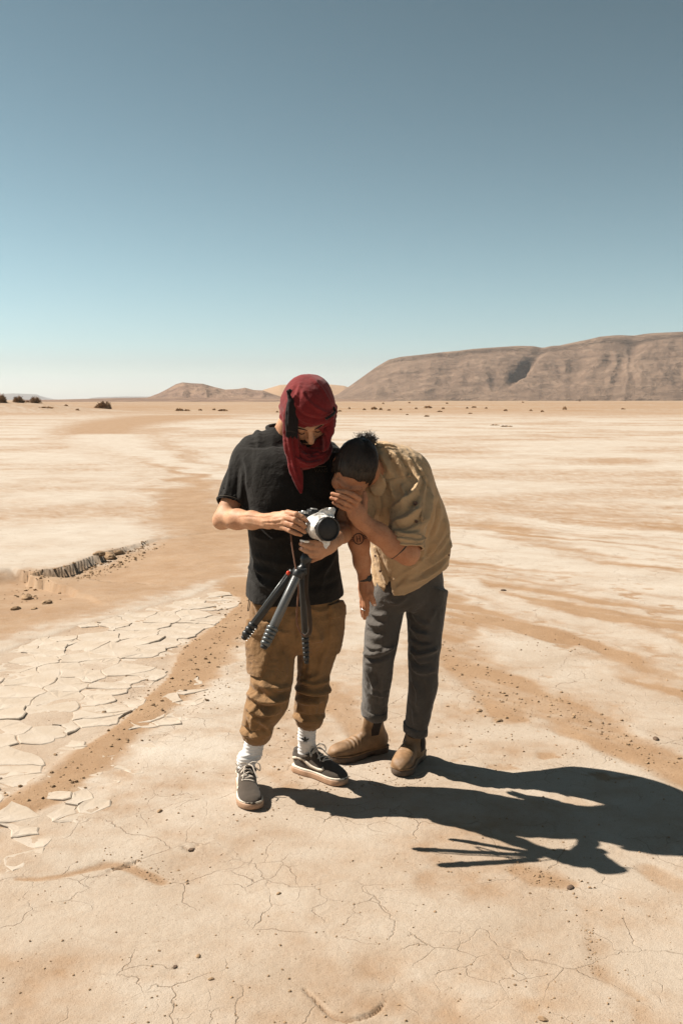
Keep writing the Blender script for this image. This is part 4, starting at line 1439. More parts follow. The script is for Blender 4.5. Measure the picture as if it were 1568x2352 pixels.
# veins and tendons on the right forearm and hand
dA = folds_fn(BA, [(((548, 1184), (575, 1183), (605, 1186), (630, 1182)), 0.0022, 0.004), (((600, 1197), (630, 1196), (652, 1192)), 0.0020, 0.004),
                   (((608, 1204), (632, 1205), (648, 1203)), 0.0020, 0.004), (((560, 1200), (590, 1206), (612, 1210)), 0.0018, 0.005),
    (((659, 1184), (680, 1188), (698, 1200)), -0.005, 0.0028), (((655, 1195), (676, 1201), (696, 1214)), -0.005, 0.0028), (((650, 1206), (668, 1213), (690, 1224)), -0.005, 0.0028)])
solid('body', BA, 0.0031, M_SKIN_A, A, disp=dA, crumple=0.0008, cs=40, seed=1)

# nails
def nail(parent, p, nv, r=0.0055, mat=None):
    nv = nrm(nv)
    bm = bmesh.new()
    bmesh.ops.create_uvsphere(bm, u_segments=10, v_segments=6, radius=1)
    q = Vector(nv).to_track_quat('Z', 'Y').to_matrix()
    for v in bm.verts: v.co = q @ Vector((v.co.x * r, v.co.y * r * 1.2, v.co.z * r * 0.35)) + Vector(p)
    me = bpy.data.meshes.new('fingernail'); bm.to_mesh(me); bm.free()
    return obj('fingernail', me, mat, parent)
M_NAIL = plain_mat('fingernail', (0.60, 0.38, 0.29), 0.35, 0, 0.05, 40, 0)
for a_, b_, c_, d_, r_ in fl[:3]:
    nail(A, V(d_[0] + 1, d_[1] - 1, d_[2] - 0.008), (-0.3, -0.9, 0.3), 0.0048, M_NAIL)

# --- beard and moustache
BB = SDF(0.015)
BB.chain([TA(-0.062, 0.018, -0.04), TA(-0.052, 0.052, -0.082), TA(0, 0.080, -0.100), TA(0.052, 0.052, -0.082), TA(0.062, 0.018, -0.04)], [0.012, 0.020, 0.026, 0.020, 0.012], kk=0.02)
BB.chain([TA(-0.030, 0.084, -0.060), TA(0, 0.101, -0.047), TA(0.030, 0.084, -0.060)], [0.007, 0.008, 0.007], kk=0.01)
solid('beard', BB, 0.0035, M_BEARD, A, crumple=0.004, cs=60, seed=4)
for sd in (-1, 1):
    obj('eyebrow', tube_me('eyebrow', spline([TA(sd * 0.014, 0.103, 0.024), TA(sd * 0.032, 0.099, 0.029), TA(sd * 0.050, 0.085, 0.024)], 4), [0.0022] * 4 + [0.0026] * 3 + [0.0018] * 2, 6), M_BEARD, A)
    obj('eyelashes', tube_me('eyelashes', spline([TA(sd * 0.020, 0.090, -0.006), TA(sd * 0.033, 0.0925, -0.009), TA(sd * 0.046, 0.084, -0.005)], 4), 0.0016, 6), M_BEARD, A)

# --- T-shirt
TS = SDF(0.03)
TS.loft([(V(676, 1366, 3.965), 0.198, 0.160, XA), (V(676, 1340, 3.96), 0.193, 0.158, XA), (V(676, 1290, 3.955), 0.180, 0.155, XA), (V(673, 1230, 3.95), 0.176, 0.152, XA),
         (V(668, 1150, 3.955), 0.184, 0.148, XA), (V(664, 1085, 3.975), 0.190, 0.135, XA), (V(663, 1045, 4.01), 0.178, 0.100, XA), (V(659, 1015, 4.02), 0.132, 0.078, XA), (V(656, 995, 4.03), 0.088, 0.066, XA), (V(655, 984, 4.035), 0.068, 0.058, XA)], 0.02, power=2.25)
TS.loft([(V(612, 1040, 4.01), 0.055, 0.080, XA), (V(575, 1043, 4.003), 0.064, 0.078, XA), (V(556, 1088, 3.985), 0.063, 0.070, XA), (V(540, 1125, 3.955), 0.060, 0.066, XA), (V(530, 1160, 3.925), 0.060, 0.064, XA)], 0.045, sub=3)
TS.loft([(V(715, 1040, 4.03), 0.055, 0.080, XA), (V(752, 1055, 4.055), 0.062, 0.078, XA), (V(770, 1090, 4.05), 0.062, 0.070, XA), (V(782, 1130, 4.03), 0.060, 0.066, XA), (V(787, 1165, 4.01), 0.061, 0.064, XA)], 0.045, sub=3)
# openings
TS.loft([(V(539, 1130, 3.950), 0.050, 0.055, XA), (V(528, 1166, 3.92), 0.054, 0.058, XA)], 0.004, 's', 1)
TS.loft([(V(782, 1135, 4.03), 0.050, 0.055, XA), (V(788, 1172, 4.005), 0.054, 0.058, XA)], 0.004, 's', 1)
TS.loft([(V(676, 1345, 3.965), 0.185, 0.146, XA), (V(676, 1375, 3.965), 0.192, 0.153, XA)], 0.004, 's', 1)
TS.loft([(V(655, 1000, 4.03), 0.058, 0.050, XA), (V(656, 975, 4.03), 0.062, 0.056, XA)], 0.004, 's', 1)
tee_f = [(((575, 1175), (600, 1195), (640, 1205)), 0.010, 0.016), (((580, 1230), (620, 1240), (660, 1230)), 0.008, 0.014), (((578, 1275), (620, 1290), (690, 1300)), 0.008, 0.016),
         (((570, 1320), (600, 1345), (650, 1352)), 0.010, 0.018), (((566, 1300), (590, 1312), (620, 1318)), 0.011, 0.014), (((575, 1302), (600, 1330)), -0.007, 0.01),
         (((530, 1065), (525, 1105), (515, 1150)), 0.006, 0.010), (((546, 1070), (543, 1110), (538, 1155)), -0.006, 0.010), (((558, 1080), (556, 1120), (552, 1160)), 0.006, 0.010),
         (((560, 1045), (568, 1080), (568, 1120)), 0.006, 0.014), (((620, 1010), (640, 1050), (690, 1090)), 0.005, 0.018),
         (((770, 1270), (745, 1310), (735, 1360)), 0.009, 0.016), (((780, 1330), (750, 1345), (700, 1350)), -0.007, 0.013), (((760, 1290), (720, 1330)), 0.006, 0.014),
         (((700, 1120), (720, 1150), (760, 1165)), 0.006, 0.018), (((620, 1340), (640, 1300), (650, 1260)), 0.006, 0.016)]
tee = solid('t_shirt', TS, 0.0055, M_TEE, A, disp=folds_fn(TS, tee_f), crumple=0.005, cs=9, seed=6, stretch=(1, 1, 0.7))
# collar band, hem stitching
cr = [V(655, 986, 4.035) + 0.073 * math.cos(a) * XA + np.array([-XA[1], XA[0], 0]) * 0.060 * math.sin(a) + np.array([0, 0, 0.004 + 0.012 * math.sin(a)]) for a in np.linspace(0, 2 * math.pi, 41)]
obj('collar', tube_me('collar', cr, 0.0085, 8), M_TEE, tee)
def hem_line(base, c0, c1, a, b, u, name, parent, mat, r=0.0013):
    c = np.asarray(c0); ax = nrm(np.asarray(c1) - c)
    u = nrm(u - (u @ ax) * ax); w = np.cross(ax, u)
    pts = [c + a * math.cos(t) * u + b * math.sin(t) * w for t in np.linspace(0, 2 * math.pi, 61)]
    return obj(name, tube_me(name, pts, r, 5), mat, parent)
M_STITCH = cloth_mat('stitching', (0.07, 0.058, 0.045), 0.2)
hem_line(TS, V(531.5, 1154, 3.93), V(540, 1125, 3.955), 0.061, 0.065, XA, 'sleeve_stitching', tee, M_STITCH)
# chest print: a word with a bar running over it
def chest_print():
    cu = bpy.data.curves.new('chest_print', 'FONT')
    cu.body = 'VANS'
    cu.size = 0.021
    cu.align_x = 'CENTER'
    cu.extrude = 0.0005
    tmp = bpy.data.objects.new('chest_print', cu)
    col.objects.link(tmp)
    dg = bpy.context.evaluated_depsgraph_get()
    me = bpy.data.meshes.new_from_object(tmp.evaluated_get(dg))
    bpy.data.objects.remove(tmp)
    bm = bmesh.new(); bm.from_mesh(me)
    for x0, x1, z0, z1 in ((-0.024, 0.020, 0.0195, 0.0225), (-0.0275, -0.0245, 0.016, 0.0225)):
        vs = [bm.verts.new((x, z, 0)) for x, z in ((x0, z0), (x1, z0), (x1, z1), (x0, z1))]
        bm.faces.new(vs)
    bmesh.ops.triangulate(bm, faces=bm.faces)
    bm.to_mesh(me); bm.free()
    c = V(737, 1085, 3.86)
    for v in me.vertices:
        x, z = v.co.x, v.co.y
        p = c + XA * x + np.array([0, 0, z])
        dirv = np.array([0.0, 1, 0])
        ts = np.linspace(-0.12, 0.12, 160)
        d = TS(p + ts[:, None] * dirv)
        i = np.nonzero(d < 0)[0]
        q = p + dirv * (ts[i[0]] if len(i) else 0) - dirv * (0.008)
        v.co = q
    obj('chest_print', me, plain_mat('faded_print', (0.10, 0.078, 0.05), 0.9, 0, 0.3, 200, 0), tee)
chest_print()

# --- trousers
TR = SDF(0.02)
TR.loft([(V(677, 1335, 3.99), 0.165, 0.105, XA), (V(678, 1370, 3.99), 0.180, 0.118, XA), (V(679, 1410, 3.99), 0.188, 0.125, XA), (V(679, 1450, 3.985), 0.186, 0.118, XA), (V(680, 1478, 3.985), 0.172, 0.10, XA), (V(681, 1497, 3.985), 0.10, 0.07, XA)], 0.02)
legL = [(628, 1400, 3.985, 50, 0.105), (625, 1450, 3.97, 55, 0.108), (624, 1500, 3.95, 56, 0.102), (624, 1545, 3.925, 50, 0.094), (619, 1585, 3.895, 47, 0.088), (613, 1612, 3.885, 48, 0.086), (599, 1645, 3.91, 39, 0.080), (593, 1666, 3.945, 36, 0.076), (589, 1682, 3.96, 36, 0.070), (587, 1694, 3.97, 31, 0.060)]
legR = [(732, 1400, 4.03, 52, 0.105), (733, 1450, 4.03, 51, 0.105), (727, 1500, 4.03, 45, 0.098), (720, 1545, 4.02, 39, 0.088), (718, 1580, 4.005, 40, 0.086), (712, 1615, 4.03, 36, 0.078), (709, 1640, 4.055, 36, 0.076), (708, 1652, 4.065, 34, 0.070), (707, 1663, 4.07, 29, 0.060)]
for lg in (legL, legR):
    TR.loft([(V(a, b, y), w * PX, dpt, XA) for a, b, y, w, dpt in lg], 0.02, sub=3)
TR.loft([(V(589, 1680, 3.96), 0.050, 0.052, XA), (V(585, 1706, 3.97), 0.052, 0.054, XA)], 0.004, 's', 1)
TR.loft([(V(708, 1650, 4.06), 0.046, 0.050, XA), (V(706, 1674, 4.07), 0.048, 0.050, XA)], 0.004, 's', 1)
cargo_f = [
    # left knee
    (((575, 1562), (610, 1580), (650, 1582), (668, 1572)), 0.010, 0.012), (((568, 1592), (600, 1612), (640, 1612), (664, 1598)), 0.016, 0.013), (((572, 1604), (610, 1626), (655, 1612)), -0.012, 0.009),
    (((565, 1620), (600, 1640), (640, 1634)), 0.014, 0.012), (((566, 1634), (595, 1650), (625, 1646)), -0.009, 0.009), (((580, 1570), (590, 1590), (583, 1608)), 0.008, 0.010), (((600, 1560), (620, 1600)), 0.006, 0.014),
    (((572, 1650), (582, 1670), (605, 1680)), 0.009, 0.012), (((570, 1660), (575, 1690)), -0.007, 0.010), (((595, 1650), (612, 1665), (622, 1690)), 0.008, 0.013),
    # left ankle bunch
    (((554, 1678), (575, 1688), (600, 1687), (622, 1673)), 0.016, 0.011), (((556, 1668), (580, 1678), (610, 1674)), -0.010, 0.008), (((560, 1690), (585, 1696), (610, 1690)), 0.006, 0.008),
    # right knee
    (((680, 1560), (710, 1575), (740, 1570), (757, 1560)), 0.010, 0.012), (((678, 1578), (705, 1590), (738, 1592), (758, 1582)), 0.018, 0.012), (((682, 1592), (712, 1604), (745, 1598)), -0.012, 0.009), (((678, 1604), (700, 1614), (735, 1612)), 0.010, 0.011),
    (((690, 1545), (700, 1565), (735, 1548)), 0.009, 0.011), (((683, 1620), (690, 1645), (705, 1655)), 0.007, 0.012), (((745, 1610), (738, 1640)), 0.007, 0.010),
    # right ankle bunch
    (((674, 1644), (695, 1655), (720, 1655), (744, 1644)), 0.014, 0.010), (((678, 1636), (705, 1645), (738, 1640)), -0.008, 0.008), (((680, 1659), (706, 1664), (735, 1659)), 0.005, 0.007),
    # thighs and crotch
    (((585, 1375), (592, 1400), (600, 1440)), 0.008, 0.012), (((600, 1370), (612, 1410)), -0.006, 0.012), (((680, 1410), (655, 1440), (640, 1480)), 0.006, 0.014), (((700, 1420), (720, 1440), (740, 1480)), 0.006, 0.015), (((684, 1380), (683, 1430), (684, 1475)), -0.007, 0.008),
    (((650, 1500), (655, 1540), (640, 1575)), 0.005, 0.014), (((700, 1500), (695, 1535)), 0.005, 0.012), (((760, 1440), (750, 1490), (738, 1530)), 0.006, 0.012)]
cargo_f += [(((600, 1385), (625, 1395), (660, 1385)), 0.005, 0.010), (((615, 1430), (640, 1450), (668, 1455)), 0.005, 0.010), (((700, 1395), (730, 1405), (765, 1395)), 0.006, 0.010), (((690, 1450), (715, 1470), (745, 1465)), 0.006, 0.010),
    (((630, 1480), (634, 1520), (626, 1560)), 0.006, 0.009), (((645, 1460), (650, 1500)), -0.005, 0.009), (((705, 1480), (712, 1520), (706, 1550)), 0.006, 0.009), (((732, 1490), (728, 1530), (720, 1560)), -0.005, 0.009), (((592, 1612), (580, 1640), (584, 1672)), 0.008, 0.009),
    (((612, 1575), (640, 1592), (664, 1584)), -0.007, 0.007), (((690, 1560), (720, 1566)), -0.006, 0.007), (((728, 1610), (722, 1640)), 0.006, 0.008)]
cargo_f = [(p_, a_ * 1.25, w_) for p_, a_, w_ in cargo_f]
trd = folds_fn(TR, cargo_f)
trousers = solid('cargo_trousers', TR, 0.0055, M_CARGO, A, disp=trd, crumple=0.0055, cs=11, seed=8, fine=0.0012)
# cargo pockets, each with a flap
def pocket(px, py, w, h, off, turn, name='cargo_pocket', flap=True):
    p = ray_hit(TR, px, py)
    nv = grad(TR, p[None])[0]
    nv = nrm(nv * np.array([1, 1, 0]) + np.array(turn))
    R = np.stack([np.cross(np.array([0, 0, 1.0]), nv), nv, np.array([0, 0, 1.0])], 1)
    reg = box_region(p, R, (w, 0.06, h), 0.012)
    f = shell(TR, off, reg)
    S = SDF(); S.fn(f, p - 0.14, p + 0.14)
    po = solid(name, S, 0.0045, M_CARGO, trousers, disp=trd, crumple=0.007, cs=16, seed=int(px), bounds=(p - 0.13, p + 0.13))
    if flap:
        c = p + np.array([0, 0, h - 0.025])
        S2 = SDF(); S2.fn(shell(TR, off + 0.005, box_region(c, R, (w * 1.05, 0.06, 0.030), 0.006)), c - 0.1, c + 0.1)
        solid('pocket_flap', S2, 0.004, M_CARGO, po, disp=trd, crumple=0.005, cs=16, seed=int(px), bounds=(c - 0.1, c + 0.1))
pocket(586, 1490, 0.056, 0.108, 0.012, (-0.6, 0, 0))
pocket(776, 1446, 0.050, 0.108, 0.012, (0.6, 0, 0))
# draw cord at the waist
obj('drawcord', tube_me('drawcord', spline([V(573, 1368, 3.97), V(571, 1385, 3.96), V(569, 1402, 3.955), V(572, 1400, 3.955), V(575, 1380, 3.96)], 5), 0.0016, 6), M_TASSEL, trousers)

# --- socks
def sock(pts, rs, label, seed, shoe):
    S = SDF(0.01)
    T = local(*foot_frame(*shoe)[:3])
    S.chain([V(*q) for q in pts] + [T(0, 0.070, 0.125), T(0, 0.066, 0.090), T(0, 0.066, 0.055)], rs, kk=0.01)
    def ribs(v):
        return 0.0012 * np.sin(v[:, 2] * 420 + 3 * fbm(v * 12, seed, 2)) + 0.003 * np.maximum(0, fbm(v * np.array([12, 12, 60]), seed + 2, 2))
    o = solid('sock', S, 0.003, M_SOCK, A, disp=ribs)
    o['label'] = label
    return o, S
sock([(589, 1680, 3.965), (580, 1730, 3.985)], [0.043, 0.038, 0.036, 0.034, 0.026], 'white ribbed sock, bunched', 3, ((561, 1797), (583, 1857)))
s2, S2 = sock([(708, 1645, 4.065), (704, 1692, 4.095)], [0.041, 0.036, 0.036, 0.034, 0.026], 'white sock with a small dark three-leaf mark', 5, ((678, 1766), (798, 1806)))
def trefoil():
    c = np.array(ray_hit(S2, 701, 1699)); nv = grad(S2, c[None])[0]
    ux = nrm(np.cross(np.array([0, 0, 1.0]), nv)) * -1; ux = np.array([abs(ux[0]), ux[1] * np.sign(ux[0]), 0]); ux = nrm(np.cross(nv, np.array([0, 0, 1.0]))) * -1
    if ux[0] < 0: ux = -ux
    uz = np.array([0, 0, 1.0])
    vs, fs = [], []
    def leaf(ang, ln, w):
        dx, dz = math.sin(ang), math.cos(ang)
        n0 = len(vs)
        prof = [(0, 0.15), (0.3, 0.8), (0.6, 1.0), (0.85, 0.6), (1.0, 0.05)]
        for t, k in prof:
            for sg in (-1, 1):
                x = dx * t * ln + dz * sg * k * w; z = dz * t * ln - dx * sg * k * w - 0.004
                vs.append((x, z))
        for i in range(len(prof) - 1): fs.append((n0 + 2 * i, n0 + 2 * i + 1, n0 + 2 * i + 3, n0 + 2 * i + 2))
    leaf(0, 0.022, 0.0048); leaf(-0.95, 0.020, 0.0044); leaf(0.95, 0.020, 0.0044)
    for k in range(2):
        n0 = len(vs); z = -0.006 - 0.0032 * k; w = 0.009 - 0.001 * k
        vs.extend([(-w, z), (w, z), (w, z - 0.0016), (-w, z - 0.0016)]); fs.append((n0, n0 + 1, n0 + 2, n0 + 3))
    P = []
    for x, z in vs:
        p = c + ux * x + uz * z
        ts = np.linspace(0.05, -0.05, 120)
        d = S2(p + ts[:, None] * nv); i = np.nonzero(d < 0)[0]
        P.append(p + nv * ((ts[i[0]] if len(i) else 0) + 0.0045))
    obj('leaf_mark', mesh_np('leaf_mark', np.array(P), np.array(fs)), M_DARK, s2)
trefoil()
sneaker(A, (561, 1797), (583, 1857), 0.295, 1, 'black sneaker with white laces pointing at the viewer', 1)
sneaker(A, (678, 1766), (798, 1806), 0.285, -1, 'black sneaker with pale side stripe seen from the side', -1, tie=True)

# --- headscarf
HS = SDF(0.02)
RS = frame((0.20, -0.70, -0.50), (0.02, -0.35, 0.9))
cS = V(709, 930, 3.885)
HS.ell(cS, (0.103, 0.118, 0.100), RS, 0.02)
HS.ell(TA(0, -0.012, 0.030), (0.089, 0.108, 0.099), RA, 0.03)
HS.ell(V(713, 893, 3.90), (0.055, 0.065, 0.042), None, 0.05)
HS.ell(V(702, 955, 3.93), (0.084, 0.08, 0.085), None, 0.04)       # back of the head down to the nape
# the wrapped bands around the brow
def band(tilt, off, r, k=0.008, a0=0, a1=2 * math.pi, rx=0.100, ry=0.113, jit=0.0, seed=0):
    pts = []
    for a in np.linspace(a0, a1, 28):
        l = np.array([rx * math.cos(a), ry * math.sin(a), off + tilt * math.cos(a) + jit * math.sin(3 * a + seed)])
        pts.append(cS + RS @ l)
    HS.chain(pts, [r * (0.85 + 0.3 * math.sin(2 * a + seed)) for a in range(28)], k, kk=0.006)
band(0.018, -0.034, 0.0130, jit=0.004)
band(-0.020, -0.030, 0.0120, jit=0.003, seed=2)
band(0.006, -0.050, 0.0120, jit=0.004, seed=4)
band(-0.008, -0.015, 0.0100, jit=0.003, seed=1)
band(0.03, -0.008, 0.0080, jit=0.004, seed=5)
# open for the face
HS.ell(TA(0.0, 0.115, -0.035), (0.052, 0.075, 0.052), RA, 0.01, 's')
scarf_f = [(((690, 890), (705, 920), (740, 945), (765, 948)), 0.005, 0.007), (((670, 930), (700, 955), (740, 962), (768, 945)), -0.006, 0.006), (((675, 950), (705, 970), (745, 970), (770, 955)), 0.005, 0.006), (((680, 970), (712, 982), (750, 975)), -0.005, 0.005),
           (((720, 872), (740, 895), (758, 925)), 0.004, 0.008), (((690, 880), (680, 910), (676, 940)), 0.004, 0.008)]
scarf = solid('headscarf', HS, 0.0035, M_SCARF, A, disp=folds_fn(HS, scarf_f), crumple=0.004, cs=22, seed=12)
# the scarf brought under the chin and round the neck
NW = SDF(0.012)
for k_, (dz, rr, r_) in enumerate(((0.0, 0.078, 0.023), (-0.026, 0.088, 0.024), (0.018, 0.070, 0.018), (-0.045, 0.078, 0.018))):
    pts = []
    for a in np.linspace(0, 2 * math.pi, 26):
        pts.append(V(706, 1020, 3.905) + np.array([rr * math.cos(a) * 0.82, rr * math.sin(a) * 0.95, dz + 0.030 * math.sin(a) + 0.010 * math.sin(2 * a + k_)]))
    NW.chain(pts, [r_ * (0.9 + 0.2 * math.sin(3 * i / 4 + k_)) for i in range(26)], kk=0.01)
NW.chain([V(757, 955, 3.84), V(756, 990, 3.83), V(745, 1025, 3.815)], [0.016, 0.018, 0.020], 0.015, kk=0.01)
NW.chain([V(664, 955, 3.86), V(668, 990, 3.85), V(680, 1022, 3.83)], [0.018, 0.020, 0.020], 0.015, kk=0.01)
NW.ell(TA(0.0, 0.13, -0.02), (0.045, 0.06, 0.050), RA, 0.008, 's')
nwf = [(((664, 1000), (690, 1025), (720, 1046), (752, 1030)), -0.007, 0.006), (((680, 1050), (705, 1064), (735, 1058)), 0.007, 0.006), (((735, 985), (748, 1005), (752, 1030)), -0.006, 0.006), (((668, 1020), (700, 1045), (745, 1035), (758, 1010)), 0.005, 0.006), (((672, 1036), (705, 1058), (745, 1050)), -0.006, 0.006), (((690, 1000), (705, 1030), (735, 1032)), 0.004, 0.005)]
solid('neck_wrap', NW, 0.0035, M_SCARF, scarf, disp=folds_fn(NW, nwf), crumple=0.005, cs=26, seed=14)
TL = SDF(0.01)
tl = [(668, 930, 3.80, 15, 0.016), (667, 965, 3.80, 17, 0.020), (668, 1000, 3.815, 18, 0.022), (673, 1040, 3.820, 18, 0.020), (680, 1080, 3.822, 16, 0.016), (687, 1110, 3.818, 11, 0.012), (692, 1134, 3.812, 4, 0.005)]
TL.loft([(V(a, b, y), w * 0.00168, t, XA) for a, b, y, w, t in tl], sub=3)
solid('scarf_tail', TL, 0.0035, M_SCARF, scarf, disp=folds_fn(TL, [(((660, 950), (662, 1000), (672, 1060), (686, 1110)), 0.006, 0.006), (((672, 950), (674, 1000), (682, 1060)), -0.007, 0.006), (((678, 990), (684, 1040), (690, 1090)), 0.005, 0.006)]), crumple=0.005, cs=24, seed=16)
DT = SDF(0.008)
DT.loft([(V(665, 912, 3.775), 0.006, 0.006, XA), (V(668, 925, 3.772), 0.017, 0.012, XA), (V(670, 945, 3.770), 0.024, 0.013, XA), (V(670, 970, 3.772), 0.026, 0.013, XA), (V(670, 990, 3.776), 0.024, 0.012, XA)], sub=4)
DT.cap(V(664, 912, 3.775), V(663, 904, 3.775), 0.007, 0.006)
for k_ in range(7): DT.cap(V(663, 906, 3.775), V(657 + 2.4 * k_, 893 + 1.2 * abs(k_ - 3), 3.77 + 0.004 * (k_ % 3)), 0.004, 0.002, 0.003)
for k_ in range(9): DT.cap(V(658 + 3 * k_, 985, 3.774), V(656 + 3.4 * k_, 1003 + 3 * (k_ % 3), 3.776), 0.004, 0.002, 0.003)
solid('fringe', DT, 0.003, M_TASSEL, scarf, disp=folds_fn(DT, [(((664, 925), (663, 980)), 0.004, 0.004), (((672, 925), (675, 980)), -0.004, 0.004)]), crumple=0.003, cs=40, seed=17)
obj('scarf_edge', tube_me('scarf_edge', spline([V(748, 962, 3.775), V(760, 955, 3.785), V(769, 946, 3.82), V(766, 936, 3.84)], 5), 0.0055, 6), M_TASSEL, scarf)

# ------------------------------------------------------------------ the man in the khaki shirt
B = empty('person', G(890, 1770), 'man in khaki shirt and grey trousers bending forward, hand over his eyes', 'person')
XB = nrm((0.86, 0.51, 0))            # his left side axis as seen: to the right and away
M_SHIRT = cloth_mat('khaki_cotton', (0.43, 0.295, 0.172), 0.12, 0.9, 0.1, 900, ((0.32, 0.21, 0.115), 0.3), 0.6)
M_GREY = cloth_mat('charcoal_twill', (0.068, 0.059, 0.052), 0.2, 0.85, 0.15, 1000, ((0.11, 0.092, 0.075), 0.25), 0.5)
M_BOOT = plain_mat('oiled_tan_leather', (0.185, 0.103, 0.048), 0.62, 0, 0.35, 14, 0.3, 0.4)
M_BSOLE = plain_mat('dark_boot_rubber', (0.075, 0.048, 0.030), 0.75, 0, 0.25, 40, 0.2)
M_ELASTIC = cloth_mat('dark_elastic', (0.030, 0.020, 0.015), 0.3, 0.9, 0.1, 700)
M_BUTTON = plain_mat('brown_button', (0.10, 0.045, 0.022), 0.4, 0, 0.2, 60, 0)
M_CORD = plain_mat('black_cord', (0.030, 0.028, 0.024), 0.7, 0, 0.2, 60, 0.1)

def hair_mat():
    m, nt, b = new_mat('dark_brown_hair')
    co = coords(nt)
    mp = N(nt, 'ShaderNodeMapping')
    mp.inputs['Rotation'].default_value = (0.55, 0.35, 0.2)
    mp.inputs['Scale'].default_value = (260, 30, 30)
    nt.links.new(co, mp.inputs['Vector'])
    n1 = noise(nt, mp.outputs[0], 1.0, 4, 0.6)
    c = ramp(nt, n1, [(0.35, (0.011, 0.0075, 0.005)), (0.7, (0.036, 0.023, 0.014))])
    nt.links.new(c, b.inputs['Base Color'])
    b.inputs['Roughness'].default_value = 0.5
    b.inputs['Specular IOR Level'].default_value = 0.4
    bump(nt, b, n1, 0.7, 0.003)
    return m
M_HAIR = hair_mat()

# tattoo on the forearm that hangs down: a ring with strokes in it and bands running round the arm
tc = V(823, 1240, 3.93)
tax = nrm(V(836, 1320, 4.03) - V(816, 1215, 3.99))
t1 = nrm(np.array([1.0, 0, 0]) - tax * tax[0]); tn = np.cross(t1, tax)
M_SKIN_B = skin_mat('sunburnt_skin', (0.45, 0.222, 0.125), (tuple(tc), tuple(t1), tuple(-tax), tuple(tn), 0.020, 0.0022, (-0.006, 0.0, 0.006)))

# --- body
RB = frame((-0.28, -0.55, -0.79), (0.30, -0.45, 0.84))
HB = V(812, 1080, 3.87)
BO = SDF(0.03)
TB = head_sdf(BO, HB, RB, 1.0)
BO.cap(V(872, 1085, 3.99), V(832, 1078, 3.91), 0.060, 0.058, 0.04)
BO.loft([(V(940, 1320, 4.25), 0.13, 0.09, XB), (V(937, 1240, 4.21), 0.13, 0.09, XB), (V(922, 1160, 4.13), 0.13, 0.09, XB), (V(895, 1100, 4.04), 0.12, 0.08, XB)], 0.04)
# left arm: elbow low, forearm up to the brow
sL, eL, wL = V(940, 1105, 4.02), V(936, 1272, 3.85), V(828, 1194, 3.79)
BO.chain([sL, V(943, 1190, 3.905), eL], [0.056, 0.052, 0.043], 0.04, kk=0.02)
BO.chain([eL, V(905, 1254, 3.835), V(868, 1225, 3.81), wL], [0.043, 0.0445, 0.039, 0.030], 0.02, kk=0.02)
BO.chain([wL, V(818, 1178, 3.775), V(811, 1166, 3.765)], [0.029, 0.029, 0.024], 0.02, kk=0.02)
BO.cap(V(824, 1172, 3.775), V(818, 1158, 3.765), 0.020, 0.015, 0.015)
BO.cap(V(812, 1180, 3.775), V(803, 1171, 3.765), 0.020, 0.014, 0.015)
fb = [((825, 1146, 3.752), (809, 1136, 3.726), (792, 1130, 3.720), (775, 1127, 3.730), 0.0098),
      ((818, 1155, 3.748), (799, 1145, 3.720), (781, 1138, 3.715), (763, 1134, 3.726), 0.0098),
      ((810, 1164, 3.748), (791, 1155, 3.720), (775, 1148, 3.717), (761, 1144, 3.728), 0.0095),
      ((803, 1173, 3.752), (788, 1166, 3.728), (776, 1160, 3.724), (766, 1155, 3.733), 0.0086)]
for a_, b_, c_, d_, r_ in fb:
    BO.chain([V(*a_), V(*b_), V(*c_), V(*d_)], [r_ * 1.10, r_ * 1.06, r_ * 0.96, r_ * 0.80], 0.006, kk=0.003)
BO.chain([V(829, 1180, 3.785), V(836, 1163, 3.79), V(838, 1146, 3.795), V(837, 1132, 3.80)], [0.019, 0.0135, 0.0115, 0.009], 0.014, kk=0.005)
# right arm hanging, hand on the thigh
sR, eR, wR = V(852, 1115, 3.99), V(818, 1212, 3.99), V(838, 1332, 4.055)
BO.chain([sR, V(830, 1160, 3.98), eR], [0.052, 0.046, 0.040], 0.04, kk=0.02)
BO.chain([eR, V(824, 1245, 3.985), V(831, 1290, 4.02), wR], [0.040, 0.0415, 0.034, 0.0245], 0.02, kk=0.02)
BO.chain([wR, V(841, 1350, 4.06), V(842, 1366, 4.06)], [0.0245, 0.028, 0.026], 0.02, kk=0.02)
BO.cap(V(837, 1350, 4.07), V(834, 1368, 4.08), 0.022, 0.018, 0.015)
fh = [((842, 1372, 4.045), (843, 1390, 4.05), (843, 1402, 4.062), (842, 1412, 4.075), 0.0100),
      ((838, 1373, 4.055), (837, 1393, 4.065), (837, 1408, 4.078), (837, 1420, 4.092), 0.0104),
      ((834, 1371, 4.070), (832, 1390, 4.082), (832, 1404, 4.096), (833, 1415, 4.108), 0.0098),
      ((832, 1366, 4.085), (830, 1382, 4.100), (830, 1392, 4.112), (831, 1401, 4.122), 0.0088)]
for a_, b_, c_, d_, r_ in fh:
    BO.chain([V(*a_), V(*b_), V(*c_), V(*d_)], [r_ * 1.05, r_ * 1.02, r_ * 0.94, r_ * 0.80], 0.006, kk=0.003)
BO.chain([V(845, 1350, 4.045), V(850, 1366, 4.030), V(855, 1378, 4.028), V(859, 1388, 4.034)], [0.017, 0.0130, 0.0115, 0.0095], 0.014, kk=0.005)
